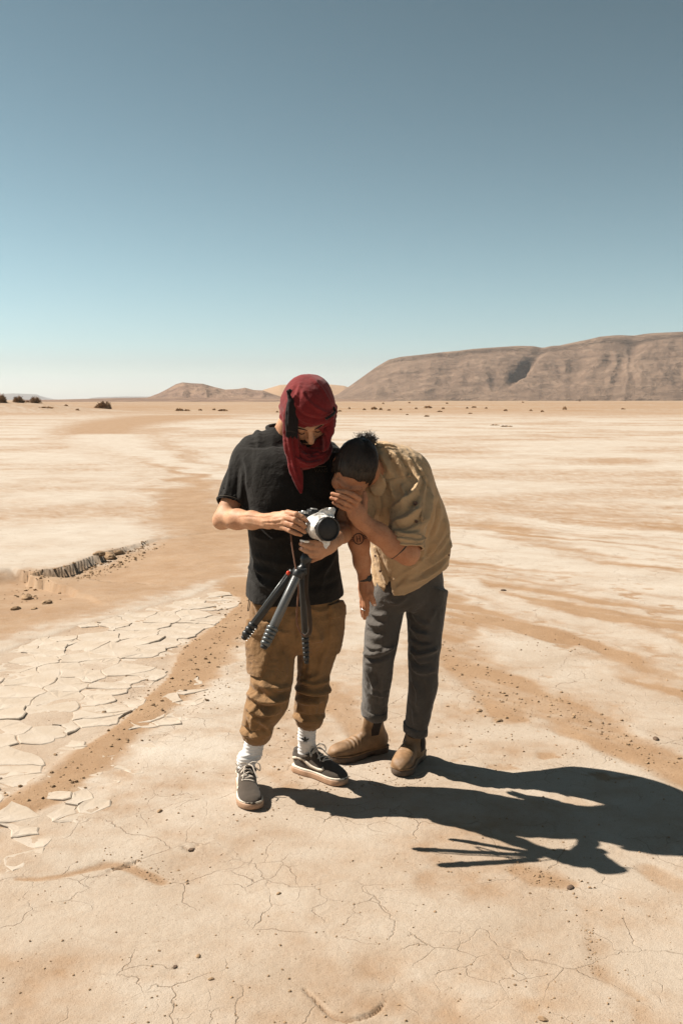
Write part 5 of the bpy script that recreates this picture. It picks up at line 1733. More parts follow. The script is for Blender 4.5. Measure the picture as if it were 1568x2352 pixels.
dB = folds_fn(BO, [(((818, 1180), (812, 1168), (800, 1160)), 0.0022, 0.004), (((824, 1174), (820, 1162), (808, 1152)), 0.0020, 0.004), (((830, 1196), (850, 1213), (880, 1238)), 0.0015, 0.006), (((840, 1336), (842, 1352), (841, 1368)), 0.002, 0.004),
    (((822, 1151), (803, 1141), (786, 1134), (770, 1131)), -0.007, 0.003), (((814, 1160), (795, 1150), (778, 1143), (764, 1139)), -0.007, 0.003), (((806, 1169), (788, 1161), (776, 1154), (766, 1150)), -0.007, 0.003), (((831, 1172), (836, 1152)), 0.0, 0.003)])
solid('body', BO, 0.0031, M_SKIN_B, B, disp=dB, crumple=0.0008, cs=40, seed=2)
nail(B, V(859.5, 1388, 4.025), (0.35, -0.85, 0.2), 0.0066, plain_mat('pale_nail', (0.72, 0.52, 0.42), 0.3, 0, 0.05, 40, 0))

# --- hair, tied back into a small bun
HR = SDF(0.02)
HR.ell(TB(0, -0.016, 0.034), (0.0825, 0.1005, 0.0915), RB, 0.02)
for sd in (-1, 1): HR.cap(TB(sd * 0.074, 0.012, 0.020), TB(sd * 0.073, 0.022, -0.020), 0.012, 0.008, 0.012)
HR.ell(TB(0, -0.055, -0.03), (0.062, 0.05, 0.07), RB, 0.03)
# hairline: cut away the forehead
def forehead(p):
    q = (p - HB) @ RB
    return 0.052 - q[:, 1] - 0.62 * (q[:, 2] - 0.030) * -1.0 - 0.9 * np.abs(q[:, 0]) * 0 + 0.0 * q[:, 0]
HR.ell(TB(0, 0.128, 0.012), (0.060, 0.086, 0.072), RB, 0.003, 's')
for sd in (-1, 1): HR.ell(TB(sd * 0.050, 0.108, 0.022), (0.026, 0.058, 0.046), RB, 0.012, 's')
HR.ell(TB(0, 0.10, -0.075), (0.090, 0.085, 0.085), RB, 0.006, 's')
def strands(v):
    q = (v - HB) @ RB
    a = np.arctan2(q[:, 0], q[:, 2] + 0.10)
    return 0.0010 + 0.0007 * np.sin(a * 95 + 4 * fbm(v * 25, 3, 2)) + 0.0007 * np.sin(a * 41 + 3 * fbm(v * 14, 5, 2))
hair = solid('hair', HR, 0.003, M_HAIR, B, disp=strands)
BN = SDF(0.01)
bc_ = V(841, 1012, 3.955)
BN.ell(bc_, (0.036, 0.032, 0.027), None, 0.01)
bun = solid('hair_bun', BN, 0.003, M_HAIR, hair, crumple=0.010, cs=60, seed=3)
def hair_strands():
    rs = np.random.default_rng(9)
    parts = []
    for k in range(230):
        d = nrm(rs.normal(size=3) * np.array([1.1, 0.8, 0.8]) + np.array([0.15, 0.1, 0.45]))
        a = bc_ + d * np.array([0.031, 0.027, 0.022])
        ln = 0.008 + 0.018 * rs.random()
        b = a + (d + rs.normal(0, 0.35, 3)) * ln * 0.6; c = b + (d * 0.5 + rs.normal(0, 0.6, 3)) * ln * 0.6
        parts.append(tube([a, b, c], [0.0013, 0.0010, 0.0005], 3, False))
    for k in range(420):      # combed strands and flyaways over the skull
        x = rs.uniform(-0.078, 0.078)
        y0 = 0.052 - 7.0 * x * x + rs.uniform(-0.02, 0.008)
        pts = []
        for t in np.linspace(0, 1, 9):
            y = y0 - (y0 + 0.10) * t
            xx = x * (1 - 0.75 * t ** 2)
            zz = 0.034 + 0.0925 * math.sqrt(max(0.0, 1 - (xx / 0.0835) ** 2 - ((y + 0.016) / 0.1015) ** 2))
            pts.append(TB(xx, y, zz + 0.0008 + 0.002 * rs.random()))
        parts.append(tube(np.array(pts), 0.0008, 3, False))
    v, f = join(parts)
    o = obj('loose_strands', mesh_np('loose_strands', v, f), plain_mat('brown_strands', (0.034, 0.021, 0.013), 0.45, 0, 0.5, 60, 0), hair)
    o['kind'] = 'stuff'
hair_strands()
obj('hair_tie', tube_me('hair_tie', [bc_ + np.array([0.020 * math.cos(a) - 0.006, 0.020 * math.sin(a), -0.022 + 0.006 * math.cos(a)]) for a in np.linspace(0, 2 * math.pi, 21)], 0.004, 6), M_CORD, hair)
# --- shirt
SB = SDF(0.03)
SB.loft([(V(940, 1345, 4.255), 0.166, 0.150, XB), (V(941, 1300, 4.245), 0.168, 0.152, XB), (V(942, 1255, 4.22), 0.170, 0.155, XB), (V(938, 1210, 4.18), 0.168, 0.155, XB), (V(928, 1165, 4.125), 0.155, 0.150, XB), (V(914, 1125, 4.07), 0.140, 0.140, XB),
         (V(898, 1092, 4.03), 0.118, 0.122, XB), (V(880, 1072, 3.99), 0.092, 0.095, XB), (V(866, 1066, 3.965), 0.072, 0.072, XB)], 0.03, power=2.2)
SB.ell(V(915, 1102, 4.09), (0.125, 0.165, 0.138), None, 0.06)          # rounded upper back
SB.cap(V(868, 1062, 3.99), V(940, 1082, 4.02), 0.055, 0.062, 0.05)          # shoulder line
SB.ell(V(870, 1045, 4.04), (0.060, 0.070, 0.045), None, 0.05)         # yoke behind the neck
# left sleeve with its rolled cuff
SB.loft([(V(925, 1080, 4.04), 0.085, 0.085, XB), (V(943, 1120, 3.985), 0.088, 0.086, XB), (V(945, 1165, 3.93), 0.080, 0.082, XB), (V(938, 1205, 3.89), 0.071, 0.076, XB), (V(933, 1240, 3.868), 0.066, 0.072, XB)], 0.018, sub=3)
SB.loft([(V(933, 1212, 3.885), 0.068, 0.074, XB), (V(932, 1255, 3.860), 0.065, 0.070, XB)], 0.008, sub=1)
SB.loft([(V(934, 1228, 3.875), 0.052, 0.056, XB), (V(931, 1268, 3.850), 0.057, 0.061, XB)], 0.004, 's', 1)
# right sleeve, mostly hidden by the head and hand
SB.loft([(V(880, 1090, 4.00), 0.075, 0.075, XB), (V(850, 1125, 3.985), 0.068, 0.068, XB), (V(834, 1165, 3.975), 0.058, 0.060, XB), (V(826, 1188, 3.975), 0.056, 0.058, XB)], 0.03, sub=3)
# shirt tails: hem rises from the front to the back; a notch where the front opens
hem_pts = [V(*q) for q in ((835, 1330, 4.14), (848, 1344, 4.14), (868, 1358, 4.13), (880, 1364, 4.12), (884, 1358, 4.12), (893, 1322, 4.12), (897, 1335, 4.12), (903, 1372, 4.12), (925, 1366, 4.13), (960, 1347, 4.15), (1000, 1322, 4.18), (1032, 1301, 4.22), (1050, 1296, 4.25))]
HEMX = np.array([q[0] for q in hem_pts]); HEMZ = np.array([q[2] for q in hem_pts])
SB.fn(lambda p: np.interp(p[:, 0], HEMX, HEMZ) - p[:, 2], np.zeros(3), np.zeros(3), 0, 'i')
SB.loft([(V(940, 1318, 4.25), 0.150, 0.134, XB), (V(940, 1385, 4.26), 0.158, 0.142, XB)], 0.004, 's', 1)
shirt_f = [
    (((870, 1040), (885, 1065), (895, 1090)), 0.008, 0.010), (((885, 1035), (903, 1062), (910, 1090)), -0.008, 0.009), (((900, 1040), (918, 1065), (925, 1095)), 0.009, 0.010), (((918, 1045), (935, 1070), (940, 1095)), -0.007, 0.009), (((935, 1050), (950, 1075), (955, 1100)), 0.008, 0.010),
    (((862, 1045), (872, 1070)), -0.006, 0.008), (((872, 1024), (890, 1024), (912, 1028)), -0.009, 0.006),
    (((960, 1070), (975, 1100), (972, 1135)), 0.007, 0.009), (((968, 1090), (985, 1120)), -0.005, 0.009),
    (((905, 1165), (930, 1150), (955, 1120), (962, 1090)), 0.012, 0.013), (((908, 1185), (938, 1168), (960, 1140)), -0.009, 0.010), (((905, 1200), (935, 1190), (965, 1165)), 0.012, 0.012), (((905, 1215), (940, 1208), (968, 1190)), -0.009, 0.009),
    (((900, 1226), (930, 1230), (964, 1222)), 0.010, 0.008), (((898, 1236), (930, 1241), (963, 1234)), -0.008, 0.006), (((900, 1245), (930, 1250), (962, 1244)), 0.009, 0.007),
    (((990, 1130), (985, 1170), (972, 1210)), 0.012, 0.014), (((1005, 1150), (1000, 1195), (985, 1240)), -0.009, 0.012), (((1020, 1190), (1012, 1225), (990, 1260)), 0.012, 0.013), (((1030, 1220), (1015, 1250), (980, 1285)), -0.009, 0.011), (((1033, 1245), (1015, 1275), (975, 1305)), 0.012, 0.013),
    (((1032, 1275), (1010, 1298), (960, 1325)), -0.008, 0.010), (((1020, 1295), (985, 1320), (930, 1345)), 0.009, 0.011), (((975, 1255), (960, 1290), (930, 1320)), 0.010, 0.012), (((955, 1300), (930, 1325), (905, 1345)), -0.008, 0.010),
    (((870, 1280), (880, 1310), (890, 1335)), 0.008, 0.010), (((855, 1300), (865, 1330), (880, 1352)), 0.007, 0.009), (((862, 1110), (872, 1150), (870, 1195)), 0.008, 0.011), (((880, 1105), (895, 1140), (893, 1180)), -0.008, 0.011), (((893, 1110), (905, 1140)), 0.007, 0.010), (((850, 1260), (860, 1285)), -0.006, 0.008),
    (((902, 1150), (900, 1175), (897, 1200), (896, 1230)), -0.010, 0.009), (((920, 1110), (930, 1140), (925, 1165)), 0.007, 0.010), (((1000, 1250), (985, 1275), (955, 1285)), 0.007, 0.010)]
shirt_f = [(p_, a_ * 1.5, w_ * 0.95) for p_, a_, w_ in shirt_f]
shd = folds_fn(SB, shirt_f)
shirt = solid('shirt', SB, 0.005, M_SHIRT, B, disp=shd, crumple=0.006, cs=10, seed=21, fine=0.0012)
# collar
CL = SDF(0.008)
CL.loft([(V(858, 1088, 3.915), 0.030, 0.006, (0.3, -0.2, 1)), (V(866, 1108, 3.900), 0.036, 0.006, (0.5, -0.2, 0.9)), (V(868, 1128, 3.900), 0.030, 0.006, (0.9, 0.1, 0.5)), (V(866, 1138, 3.905), 0.020, 0.005, (1, 0.1, 0.2))], sub=3)
CL.chain([V(858, 1070, 3.93), V(864, 1045, 3.97), V(862, 1030, 4.02), V(850, 1032, 4.05)], [0.015, 0.017, 0.017, 0.014], 0.01, kk=0.01)
solid('collar', CL, 0.0035, M_SHIRT, shirt, crumple=0.003, cs=25, seed=22)
# placket strip down the front, sleeve tab, chest pocket flap
def patch(name, pts, w, off, parent=shirt, base=SB, mat=M_SHIRT, h=0.004):
    P = np.array([ray_hit(base, *q) for q in spline(np.array(pts, float), 3)])
    def reg(p):
        d = np.full(len(p), 9.0)
        for i in range(len(P) - 1):
            e, _ = seg_dist(p, P[i], P[i + 1]); d = np.minimum(d, e)
        return d - w
    S = SDF(); lo, hi = P.min(0) - w * 1.5, P.max(0) + w * 1.5
    S.fn(shell(base, off, reg), lo, hi)
    return solid(name, S, h, mat, parent, disp=shd if base is SB else None, bounds=(lo, hi), crumple=0.006 if base is SB else 0, cs=10, seed=21)
CU = SDF(0.004)
CU.loft([(V(934, 1230, 3.872), 0.075, 0.081, XB), (V(932, 1243, 3.865), 0.0765, 0.082, XB), (V(931, 1260, 3.855), 0.073, 0.079, XB)], sub=2)
CU.loft([(V(935, 1215, 3.882), 0.060, 0.064, XB), (V(930, 1273, 3.846), 0.060, 0.065, XB)], 0.004, 's', 1)
solid('rolled_cuff', CU, 0.004, M_SHIRT, shirt, disp=lambda v: 0.0035 * np.sin(v[:, 2] * 260 + 6 * fbm(v * 14, 4, 2)), crumple=0.007, cs=22, seed=27)
patch('front_placket', ((862, 1262), (874, 1300), (888, 1335)), 0.016, 0.004)
patch('armhole_seam', ((958, 1068), (971, 1100), (970, 1160), (966, 1210)), 0.003, 0.003)
patch('yoke_seam', ((862, 1100), (885, 1104), (915, 1098), (950, 1090)), 0.0025, 0.003)
def button(px, py, r, base=SB, parent=shirt):
    p = ray_hit(base, px, py); nv = grad(base, p[None], 0.003)[0]
    p = p + nv * (float(shd(p[None])[0]) + 0.004)
    t = nrm(np.cross(nv, [0.2, 0.1, 1])); b = np.cross(nv, t)
    rings = []
    for rr, hh in ((r, 0.004), (r, 0.0085), (r * 0.8, 0.0095), (r * 0.7, 0.0080), (0.0001, 0.0080)):
        rings.append([p + nv * hh + rr * (math.cos(a) * t + math.sin(a) * b) for a in np.linspace(0, 2 * math.pi, 14, endpoint=False)])
    v = np.concatenate(rings); f = []
    for i in range(4):
        for j in range(14): f.append((i * 14 + j, i * 14 + (j + 1) % 14, (i + 1) * 14 + (j + 1) % 14, (i + 1) * 14 + j))
    obj('button', mesh_np('button', v, np.array(f)), M_BUTTON, parent)
for q in ((953, 1157, 0.0088), (957, 1197, 0.0055), (880, 1308, 0.0055), (866, 1275, 0.005), (1026, 1274, 0.004)): button(*q)

# --- trousers
TG = SDF(0.02)
TG.loft([(V(940, 1300, 4.25), 0.150, 0.115, XB), (V(938, 1345, 4.25), 0.163, 0.122, XB), (V(935, 1375, 4.25), 0.160, 0.115, XB), (V(933, 1395, 4.25), 0.130, 0.09, XB)], 0.02)
gl = [(888, 1360, 4.235, 43, 0.095), (884, 1400, 4.225, 42, 0.094), (879, 1440, 4.215, 39, 0.088), (874, 1480, 4.20, 37, 0.082), (869, 1515, 4.20, 35, 0.076), (866, 1560, 4.24, 33, 0.072), (862, 1595, 4.285, 30, 0.068), (860, 1624, 4.31, 28, 0.064), (859, 1639, 4.32, 26, 0.060)]
gr = [(982, 1350, 4.265, 44, 0.098), (976, 1400, 4.25, 43, 0.095), (975, 1440, 4.235, 39, 0.088), (974, 1480, 4.21, 36, 0.082), (972, 1520, 4.19, 34, 0.078), (971, 1560, 4.195, 32, 0.074), (965, 1610, 4.22, 29, 0.070), (958, 1650, 4.245, 25, 0.064), (954, 1670, 4.26, 23, 0.058), (953, 1680, 4.26, 22, 0.056)]
for lg in (gl, gr):
    TG.loft([(V(a, b, y), w * 0.00186, dpt, XB) for a, b, y, w, dpt in lg], 0.018, sub=3)
TG.loft([(V(860, 1625, 4.31), 0.043, 0.050, XB), (V(859, 1652, 4.325), 0.045, 0.052, XB)], 0.004, 's', 1)
TG.loft([(V(954, 1666, 4.26), 0.036, 0.048, XB), (V(953, 1691, 4.265), 0.038, 0.050, XB)], 0.004, 's', 1)
grey_f = [(((846, 1400), (860, 1412), (885, 1415)), 0.008, 0.010), (((842, 1425), (858, 1436), (880, 1438)), 0.010, 0.011), (((840, 1445), (855, 1455), (872, 1455)), -0.008, 0.009), (((838, 1480), (855, 1490), (880, 1488)), 0.010, 0.010), (((834, 1500), (855, 1503), (885, 1495), (905, 1485)), 0.014, 0.010), (((836, 1512), (860, 1516), (895, 1505)), -0.010, 0.008), (((838, 1530), (850, 1555), (862, 1585)), 0.009, 0.011), (((862, 1540), (866, 1580), (866, 1620)), -0.006, 0.011), (((852, 1590), (872, 1600), (890, 1590)), 0.007, 0.010),
          (((945, 1400), (960, 1425), (985, 1440)), 0.008, 0.011), (((942, 1440), (960, 1455), (985, 1460)), 0.010, 0.011), (((942, 1462), (962, 1474), (990, 1474)), -0.008, 0.009), (((941, 1490), (958, 1505), (985, 1500), (1005, 1490)), 0.012, 0.010), (((942, 1512), (960, 1528), (990, 1524)), -0.011, 0.009), (((944, 1530), (965, 1545), (1000, 1540)), 0.009, 0.010), (((946, 1560), (960, 1590), (958, 1630)), 0.009, 0.012), (((970, 1560), (980, 1600), (975, 1640)), -0.006, 0.012), (((950, 1630), (952, 1665)), 0.006, 0.010),
          (((935, 1370), (915, 1385), (890, 1385)), 0.006, 0.010), (((1000, 1400), (985, 1430)), 0.006, 0.010)]
grey_f = [(p_, a_ * 1.35, w_) for p_, a_, w_ in grey_f]
gfd = folds_fn(TG, grey_f)
grey = solid('trousers', TG, 0.0055, M_GREY, B, disp=gfd, crumple=0.005, cs=11, seed=31, fine=0.001)
def cuff(c, ax, a, b, h):
    c = np.asarray(c); ax = nrm(ax); u = nrm(XB - (XB @ ax) * ax); w = np.cross(ax, u)
    prof = ((0, -0.004), (0.003, 0.002), (0.5 * h, 0.003), (h - 0.003, 0.003), (h, -0.001), (h + 0.001, -0.010))
    n = 40; v = []
    for z, o in ((0.004, -0.012),) + prof:
        for k in range(n):
            t = 2 * math.pi * k / n
            wv = 0.0018 * math.sin(5 * t + z * 60)
            v.append(c + ax * z + (a + o + wv) * math.cos(t) * u + (b + o + wv) * math.sin(t) * w)
    f = [(i * n + j, i * n + (j + 1) % n, (i + 1) * n + (j + 1) % n, (i + 1) * n + j) for i in range(len(prof)) for j in range(n)]
    obj('trouser_cuff', mesh_np('trouser_cuff', np.array(v), np.array(f)), M_GREY, grey)
cuff(V(859, 1641, 4.322), V(861, 1609, 4.295) - V(859, 1641, 4.322), 0.053, 0.066, 0.045)
cuff(V(953, 1682, 4.262), V(956, 1651, 4.25) - V(953, 1682, 4.262), 0.046, 0.062, 0.040)

# --- boots
def chelsea(parent, heel_px, toe_px, L, top, inner, label):
    o, s, d, _ = foot_frame(heel_px, toe_px)
    T = local(o, s, d); k = L / 0.29
    S = SDF(0.03)
    cl = lambda y: 0.010 * math.sin(math.pi * max(0, (y / 0.29 - 0.3) / 0.7)) * inner
    st = [(0.010, 0.052, 0.024, 0.030), (0.035, 0.058, 0.033, 0.042), (0.085, 0.062, 0.036, 0.048), (0.135, 0.060, 0.0375, 0.046), (0.175, 0.054, 0.042, 0.040), (0.215, 0.049, 0.047, 0.035), (0.250, 0.046, 0.046, 0.031), (0.275, 0.042, 0.037, 0.025), (0.290, 0.039, 0.022, 0.016)]
    S.loft([(T(cl(y), y * k, z), w * k, h, s) for y, z, w, h in st], sub=3, round_end=True, power=2.3)
    t3 = np.asarray(top)
    m = T(0, 0.070 * k, 0.085)
    S.loft([(T(0, 0.066 * k, 0.045), 0.036, 0.058, s), (m * 0.65 + t3 * 0.35 , 0.037, 0.053, s), (m * 0.3 + t3 * 0.7, 0.038, 0.050, s), (t3, 0.040, 0.050, s)], 0.035, sub=3)
    S.loft([(m * 0.2 + t3 * 0.8, 0.031, 0.042, s), (t3 * 1.2 - m * 0.2, 0.033, 0.044, s)], 0.004, 's', 1)
    def cre(v):
        q = (v - o) @ np.stack([s, d, np.array([0, 0, 1.0])], 1)
        y = q[:, 1] / k
        return 0.0022 * np.exp(-((y - 0.185) / 0.03) ** 2) * np.sin((y + 0.25 * q[:, 2]) * 330 + fbm(v * 20, 2, 2) * 2) * sstep(0.04, 0.07, q[:, 2]) - 0.0025 * np.exp(-((y - 0.235 - 0.0 * q[:, 0]) / 0.004) ** 2) * 0
    up = solid('boot', S, 0.003, M_BOOT, parent, disp=cre, crumple=0.003, cs=26, seed=int(heel_px[0]))
    up['label'] = label
    obj('sole', sole_mesh(o, s, d, L, 0.0, 0.026, 0.004, 0.006, inner=inner, heel_block=0.012), M_BSOLE, up)
    obj('welt', sole_mesh(o, s, d, L, 0.0262, 0.032, 0.0055, 0.006, inner=inner), M_BOOT, up)
    for sd in (-1, 1):      # elastic side panels
        c = m * 0.35 + t3 * 0.65 + s * sd * 0.035 + np.array([0, 0, -0.026])
        R = np.stack([s, d, np.array([0, 0, 1.0])], 1)
        def reg(p, c=c, sd=sd):
            q = (p - c) @ R
            wy = 0.024 + 0.10 * np.clip(q[:, 2], -0.05, 0.06)
            return np.maximum(np.maximum(np.abs(q[:, 1]) - wy, np.abs(q[:, 2] - 0.004) - 0.052), np.abs(q[:, 0]) - 0.03)
        S2 = SDF(); S2.fn(shell(S, 0.0025, reg), c - 0.08, c + 0.08)
        obj_ = solid('elastic_panel', S2, 0.003, M_ELASTIC, up, bounds=(c - 0.08, c + 0.08), disp=lambda v: 0.0007 * np.sin(((v - c) @ d) * 1500))
    tb = t3 + (t3 - m) * 0.05
    obj('pull_tab', tube_me('pull_tab', spline([t3 - d * 0.050 - np.array([0, 0, 0.03]), t3 - d * 0.058 + np.array([0, 0, 0.004]), t3 - d * 0.050 + np.array([0, 0, 0.014]), t3 - d * 0.044 - np.array([0, 0, 0.01])], 4), 0.006, 6), M_ELASTIC, up)
    return up
chelsea(B, (885, 1722), (776, 1746), 0.295, V(860, 1632, 4.32), -1, 'scuffed tan boot pointing left, foot set back')
chelsea(B, (962, 1733), (917, 1788), 0.290, V(953, 1676, 4.26), 1, 'scuffed tan boot pointing at the viewer, foot set forward')

# --- things worn
wx = nrm(V(841, 1350, 4.06) - wR)
def wrap_ring(c, ax, r1, r2, wd, name, mat, parent):
    ax = nrm(ax); u = nrm(np.array([1.0, 0, 0]) - ax * ax[0]); w = np.cross(ax, u)
    v, f, n = [], [], 28
    for z, o in ((-wd, 0), (-wd, 0.003), (wd, 0.003), (wd, 0)):
        for k in range(n):
            t = 2 * math.pi * k / n
            v.append(c + ax * z + (r1 + o) * math.cos(t) * u + (r2 + o) * math.sin(t) * w)
    for i in range(3):
        for j in range(n): f.append((i * n + j, i * n + (j + 1) % n, (i + 1) * n + (j + 1) % n, (i + 1) * n + j))
    return obj(name, mesh_np(name, np.array(v), np.array(f)), mat, parent)
watch = wrap_ring(V(838, 1326, 4.05), wx, 0.0265, 0.0265, 0.009, 'watch', M_CORD, B)
def disc(c, nv, r, th, n=24):
    nv = nrm(nv); t = nrm(np.cross(nv, [0.1, 0.2, 1])); b = np.cross(nv, t)
    rings = [[c + nv * h + rr * (math.cos(a) * t + math.sin(a) * b) for a in np.linspace(0, 2 * math.pi, n, endpoint=False)] for rr, h in ((r, 0), (r, th * 0.8), (r * 0.9, th), (r * 0.001, th))]
    f = [(i * n + j, i * n + (j + 1) % n, (i + 1) * n + (j + 1) % n, (i + 1) * n + j) for i in range(3) for j in range(n)]
    return np.concatenate(rings), np.array(f)
v_, f_ = disc(V(846, 1327, 4.035), (0.75, -0.65, 0.1), 0.016, 0.009)
obj('watch_case', mesh_np('watch_case', v_, f_), M_DARK, watch)
# black cord round the forearm near the elbow
ca, cb = V(914, 1259, 3.840), V(895, 1246, 3.828)
ax_ = nrm(cb - ca); uu = nrm(np.array([0, 0, 1.0]) - ax_ * ax_[2]); ww = np.cross(ax_, uu)
obj('arm_cord', tube_me('arm_cord', [ca + 0.0475 * math.cos(t) * uu + 0.0475 * math.sin(t) * ww + ax_ * 0.006 * math.sin(2 * t) for t in np.linspace(0, 2 * math.pi, 41)], 0.0030, 6), M_CORD, B)
wrap_ring(V(837, 1398, 4.068), V(837, 1393, 4.065) - V(837, 1408, 4.078), 0.0106, 0.0106, 0.002, 'finger_ring', plain_mat('silver', (0.6, 0.58, 0.55), 0.3, 1.0, 0.1, 40, 0), B)

# ------------------------------------------------------------------ camera in his hands
def lathe(a, b, prof, n=28, jit=0.0, seed=0, caps=True, js=40):
    """surface of revolution about a->b, prof: (fraction or metres along, radius)"""
    a = np.asarray(a, float); ax = nrm(np.asarray(b, float) - a)
    t = nrm(np.cross(ax, [0.13, 0.2, 1.0])); w = np.cross(ax, t)
    v, f = [], []
    for s_, r in prof:
        for k in range(n):
            th = 2 * math.pi * k / n
            v.append(a + ax * s_ + r * (math.cos(th) * t + math.sin(th) * w))
    v = np.array(v)
    if jit: v = v + jit * np.stack([vnoise(v * js, seed), vnoise(v * js, seed + 1), vnoise(v * js, seed + 2)], 1)
    m = len(prof)
    for i in range(m - 1):
        for k in range(n): f.append((i * n + k, i * n + (k + 1) % n, (i + 1) * n + (k + 1) % n, (i + 1) * n + k))
    f = np.array(f)
    f = np.concatenate([f[:, [0, 1, 2]], f[:, [0, 2, 3]]])
    if caps:
        c = len(v); v = np.concatenate([v, [v[:n].mean(0)], [v[(m - 1) * n:m * n].mean(0)]])
        cf = [(c, (k + 1) % n, k) for k in range(n)] + [(c + 1, (m - 1) * n + k, (m - 1) * n + (k + 1) % n) for k in range(n)]
        f = np.concatenate([f, np.array(cf)])
    return v, f

def rbox(c, R, half, bev=0.004, seg=2):
    bm = bmesh.new()
    bmesh.ops.create_cube(bm, size=2)
    for v in bm.verts: v.co = (v.co.x * half[0], v.co.y * half[1], v.co.z * half[2])
    bmesh.ops.bevel(bm, geom=bm.edges[:], offset=bev, segments=seg, affect='EDGES', profile=0.5)
    M = Matrix([list(r) for r in R])
    for v in bm.verts: v.co = M @ v.co + Vector(c)
    me = bpy.data.meshes.new('part'); bm.to_mesh(me); bm.free()
    for p in me.polygons: p.use_smooth = False
    return me

cc = V(716, 1206, 3.665)
lf = V(754.5, 1215.5, 3.535)
dL = nrm(lf - cc); uL = nrm(np.cross(dL, [0, 0, 1.0])); uL = uL if uL[0] > 0 else -uL
vL = np.cross(uL, dL); vL = vL if vL[2] > 0 else -vL
# a slight roll: the left end of the body sits higher
ro = math.radians(-8); uL, vL = uL * math.cos(ro) + vL * math.sin(ro), vL * math.cos(ro) - uL * math.sin(ro)
RL = np.stack([uL, dL, vL], 1)
M_CAM = plain_mat('camera_black', (0.014, 0.014, 0.014), 0.42, 0, 0.2, 90, 0.2)
M_RUB = plain_mat('camera_rubber', (0.020, 0.019, 0.018), 0.75, 0, 0.2, 200, 0.4)
M_ALU = plain_mat('worn_aluminium', (0.62, 0.60, 0.57), 0.38, 0.7, 0.1, 60, 0.1)
M_GLASS = plain_mat('lens_glass', (0.006, 0.006, 0.007), 0.6, 0, 0.1, 60, 0)
def foil_mat():
    m, nt, b = new_mat('crinkled_plastic_wrap')
    co = coords(nt)
    n1 = noise(nt, co, 70, 5, 0.65, 0.8)
    c = ramp(nt, n1, [(0.3, (0.42, 0.39, 0.36)), (0.7, (0.78, 0.75, 0.71))])
    nt.links.new(c, b.inputs['Base Color'])
    b.inputs['Roughness'].default_value = 0.32
    b.inputs['Metallic'].default_value = 0.25
    bump(nt, b, n1, 0.8, 0.006)
    return m
M_FOIL = foil_mat()
CAM = empty('photo_camera', cc, 'black camera with its lens wrapped in crinkled silvery plastic, held in both hands', 'camera')
def cam_box(name, off, half, mat, bev=0.004, parent=None):
    me = rbox(cc + RL @ np.array(off), RL, half, bev)
    me.name = name
    return obj(name, me, mat, parent or CAM)
cb_ = cam_box('camera_body', (0, 0, 0), (0.064, 0.020, 0.040), M_CAM, 0.008)
cam_box('grip', (-0.050, 0.026, -0.003), (0.015, 0.014, 0.036), M_RUB, 0.009)
cam_box('viewfinder_hump', (0.0, 0.002, 0.046), (0.022, 0.022, 0.013), M_CAM, 0.007)
cam_box('hot_shoe', (0.0, 0.0, 0.0605), (0.010, 0.010, 0.0022), M_ALU, 0.001)
cam_box('rear_screen', (0.005, -0.0225, -0.004), (0.040, 0.002, 0.028), M_GLASS, 0.001)
for x, r, h, m in ((-0.040, 0.010, 0.011, M_ALU), (0.040, 0.012, 0.009, M_CAM), (-0.018 - 0.008, 0.006, 0.008, M_ALU), (-0.055, 0.006, 0.006, M_ALU)):
    p0 = cc + RL @ np.array((x, 0.002, 0.039))
    v, f = lathe(p0, p0 + vL, [(0, r), (h * 0.85, r), (h, r * 0.85)], 18)
    obj('dial', mesh_np('dial', v, f, False), m, CAM)
# lens: barrel, wrap, hood and front glass
LL = np.linalg.norm(lf - cc)
v, f = lathe(cc, lf, [(0.018, 0.034), (0.06, 0.036), (0.09, 0.040), (LL - 0.004, 0.0415)], 32)
lens = obj('lens', mesh_np('lens', v, f), M_CAM, CAM)
v, f = lathe(cc, lf, [(LL - 0.026, 0.0425), (LL - 0.004, 0.0445), (LL + 0.002, 0.0440), (LL + 0.0025, 0.0405), (LL - 0.012, 0.0385)], 40, caps=False)
obj('lens_hood', mesh_np('lens_hood', v, f), M_CAM, lens)
v, f = lathe(cc, lf, [(LL - 0.004, 0.0400), (LL - 0.002, 0.037), (LL - 0.001, 0.0005)], 36, caps=False)
obj('front_glass', mesh_np('front_glass', v, f), M_GLASS, lens)
prof = [(0.020, 0.037), (0.030, 0.043), (0.042, 0.047), (0.055, 0.0455), (0.066, 0.0480), (0.080, 0.0465), (0.092, 0.0475), (0.104, 0.0455), (LL - 0.022, 0.0445), (LL - 0.019, 0.0435)]
v, f = lathe(cc, lf, prof, 44, 0.0050, 5, False, 55)
obj('plastic_wrap', mesh_np('plastic_wrap', v, f, False), M_FOIL, lens)
def flap(pts, name='wrap_flap', th=0.004, seed=0):
    """a crumpled scrap of wrap: grid over four corner points"""
    P = np.array(pts)
    n = 12
    s_, t_ = np.meshgrid(np.linspace(0, 1, n), np.linspace(0, 1, n), indexing='ij')
    g = ((1 - s_)[..., None] * (1 - t_)[..., None] * P[0] + s_[..., None] * (1 - t_)[..., None] * P[1] + s_[..., None] * t_[..., None] * P[2] + (1 - s_)[..., None] * t_[..., None] * P[3]).reshape(-1, 3)
    g = g + 0.006 * np.stack([vnoise(g * 60, seed), vnoise(g * 60, seed + 1), vnoise(g * 60, seed + 2)], 1)
    f = np.array([(i * n + j, (i + 1) * n + j, (i + 1) * n + j + 1, i * n + j + 1) for i in range(n - 1) for j in range(n - 1)])
    back = g + np.array([0, th, 0])
    f2 = f[:, ::-1] + n * n
    return obj(name, mesh_np(name, np.concatenate([g, back]), np.concatenate([f, f2]), False), M_FOIL, lens)
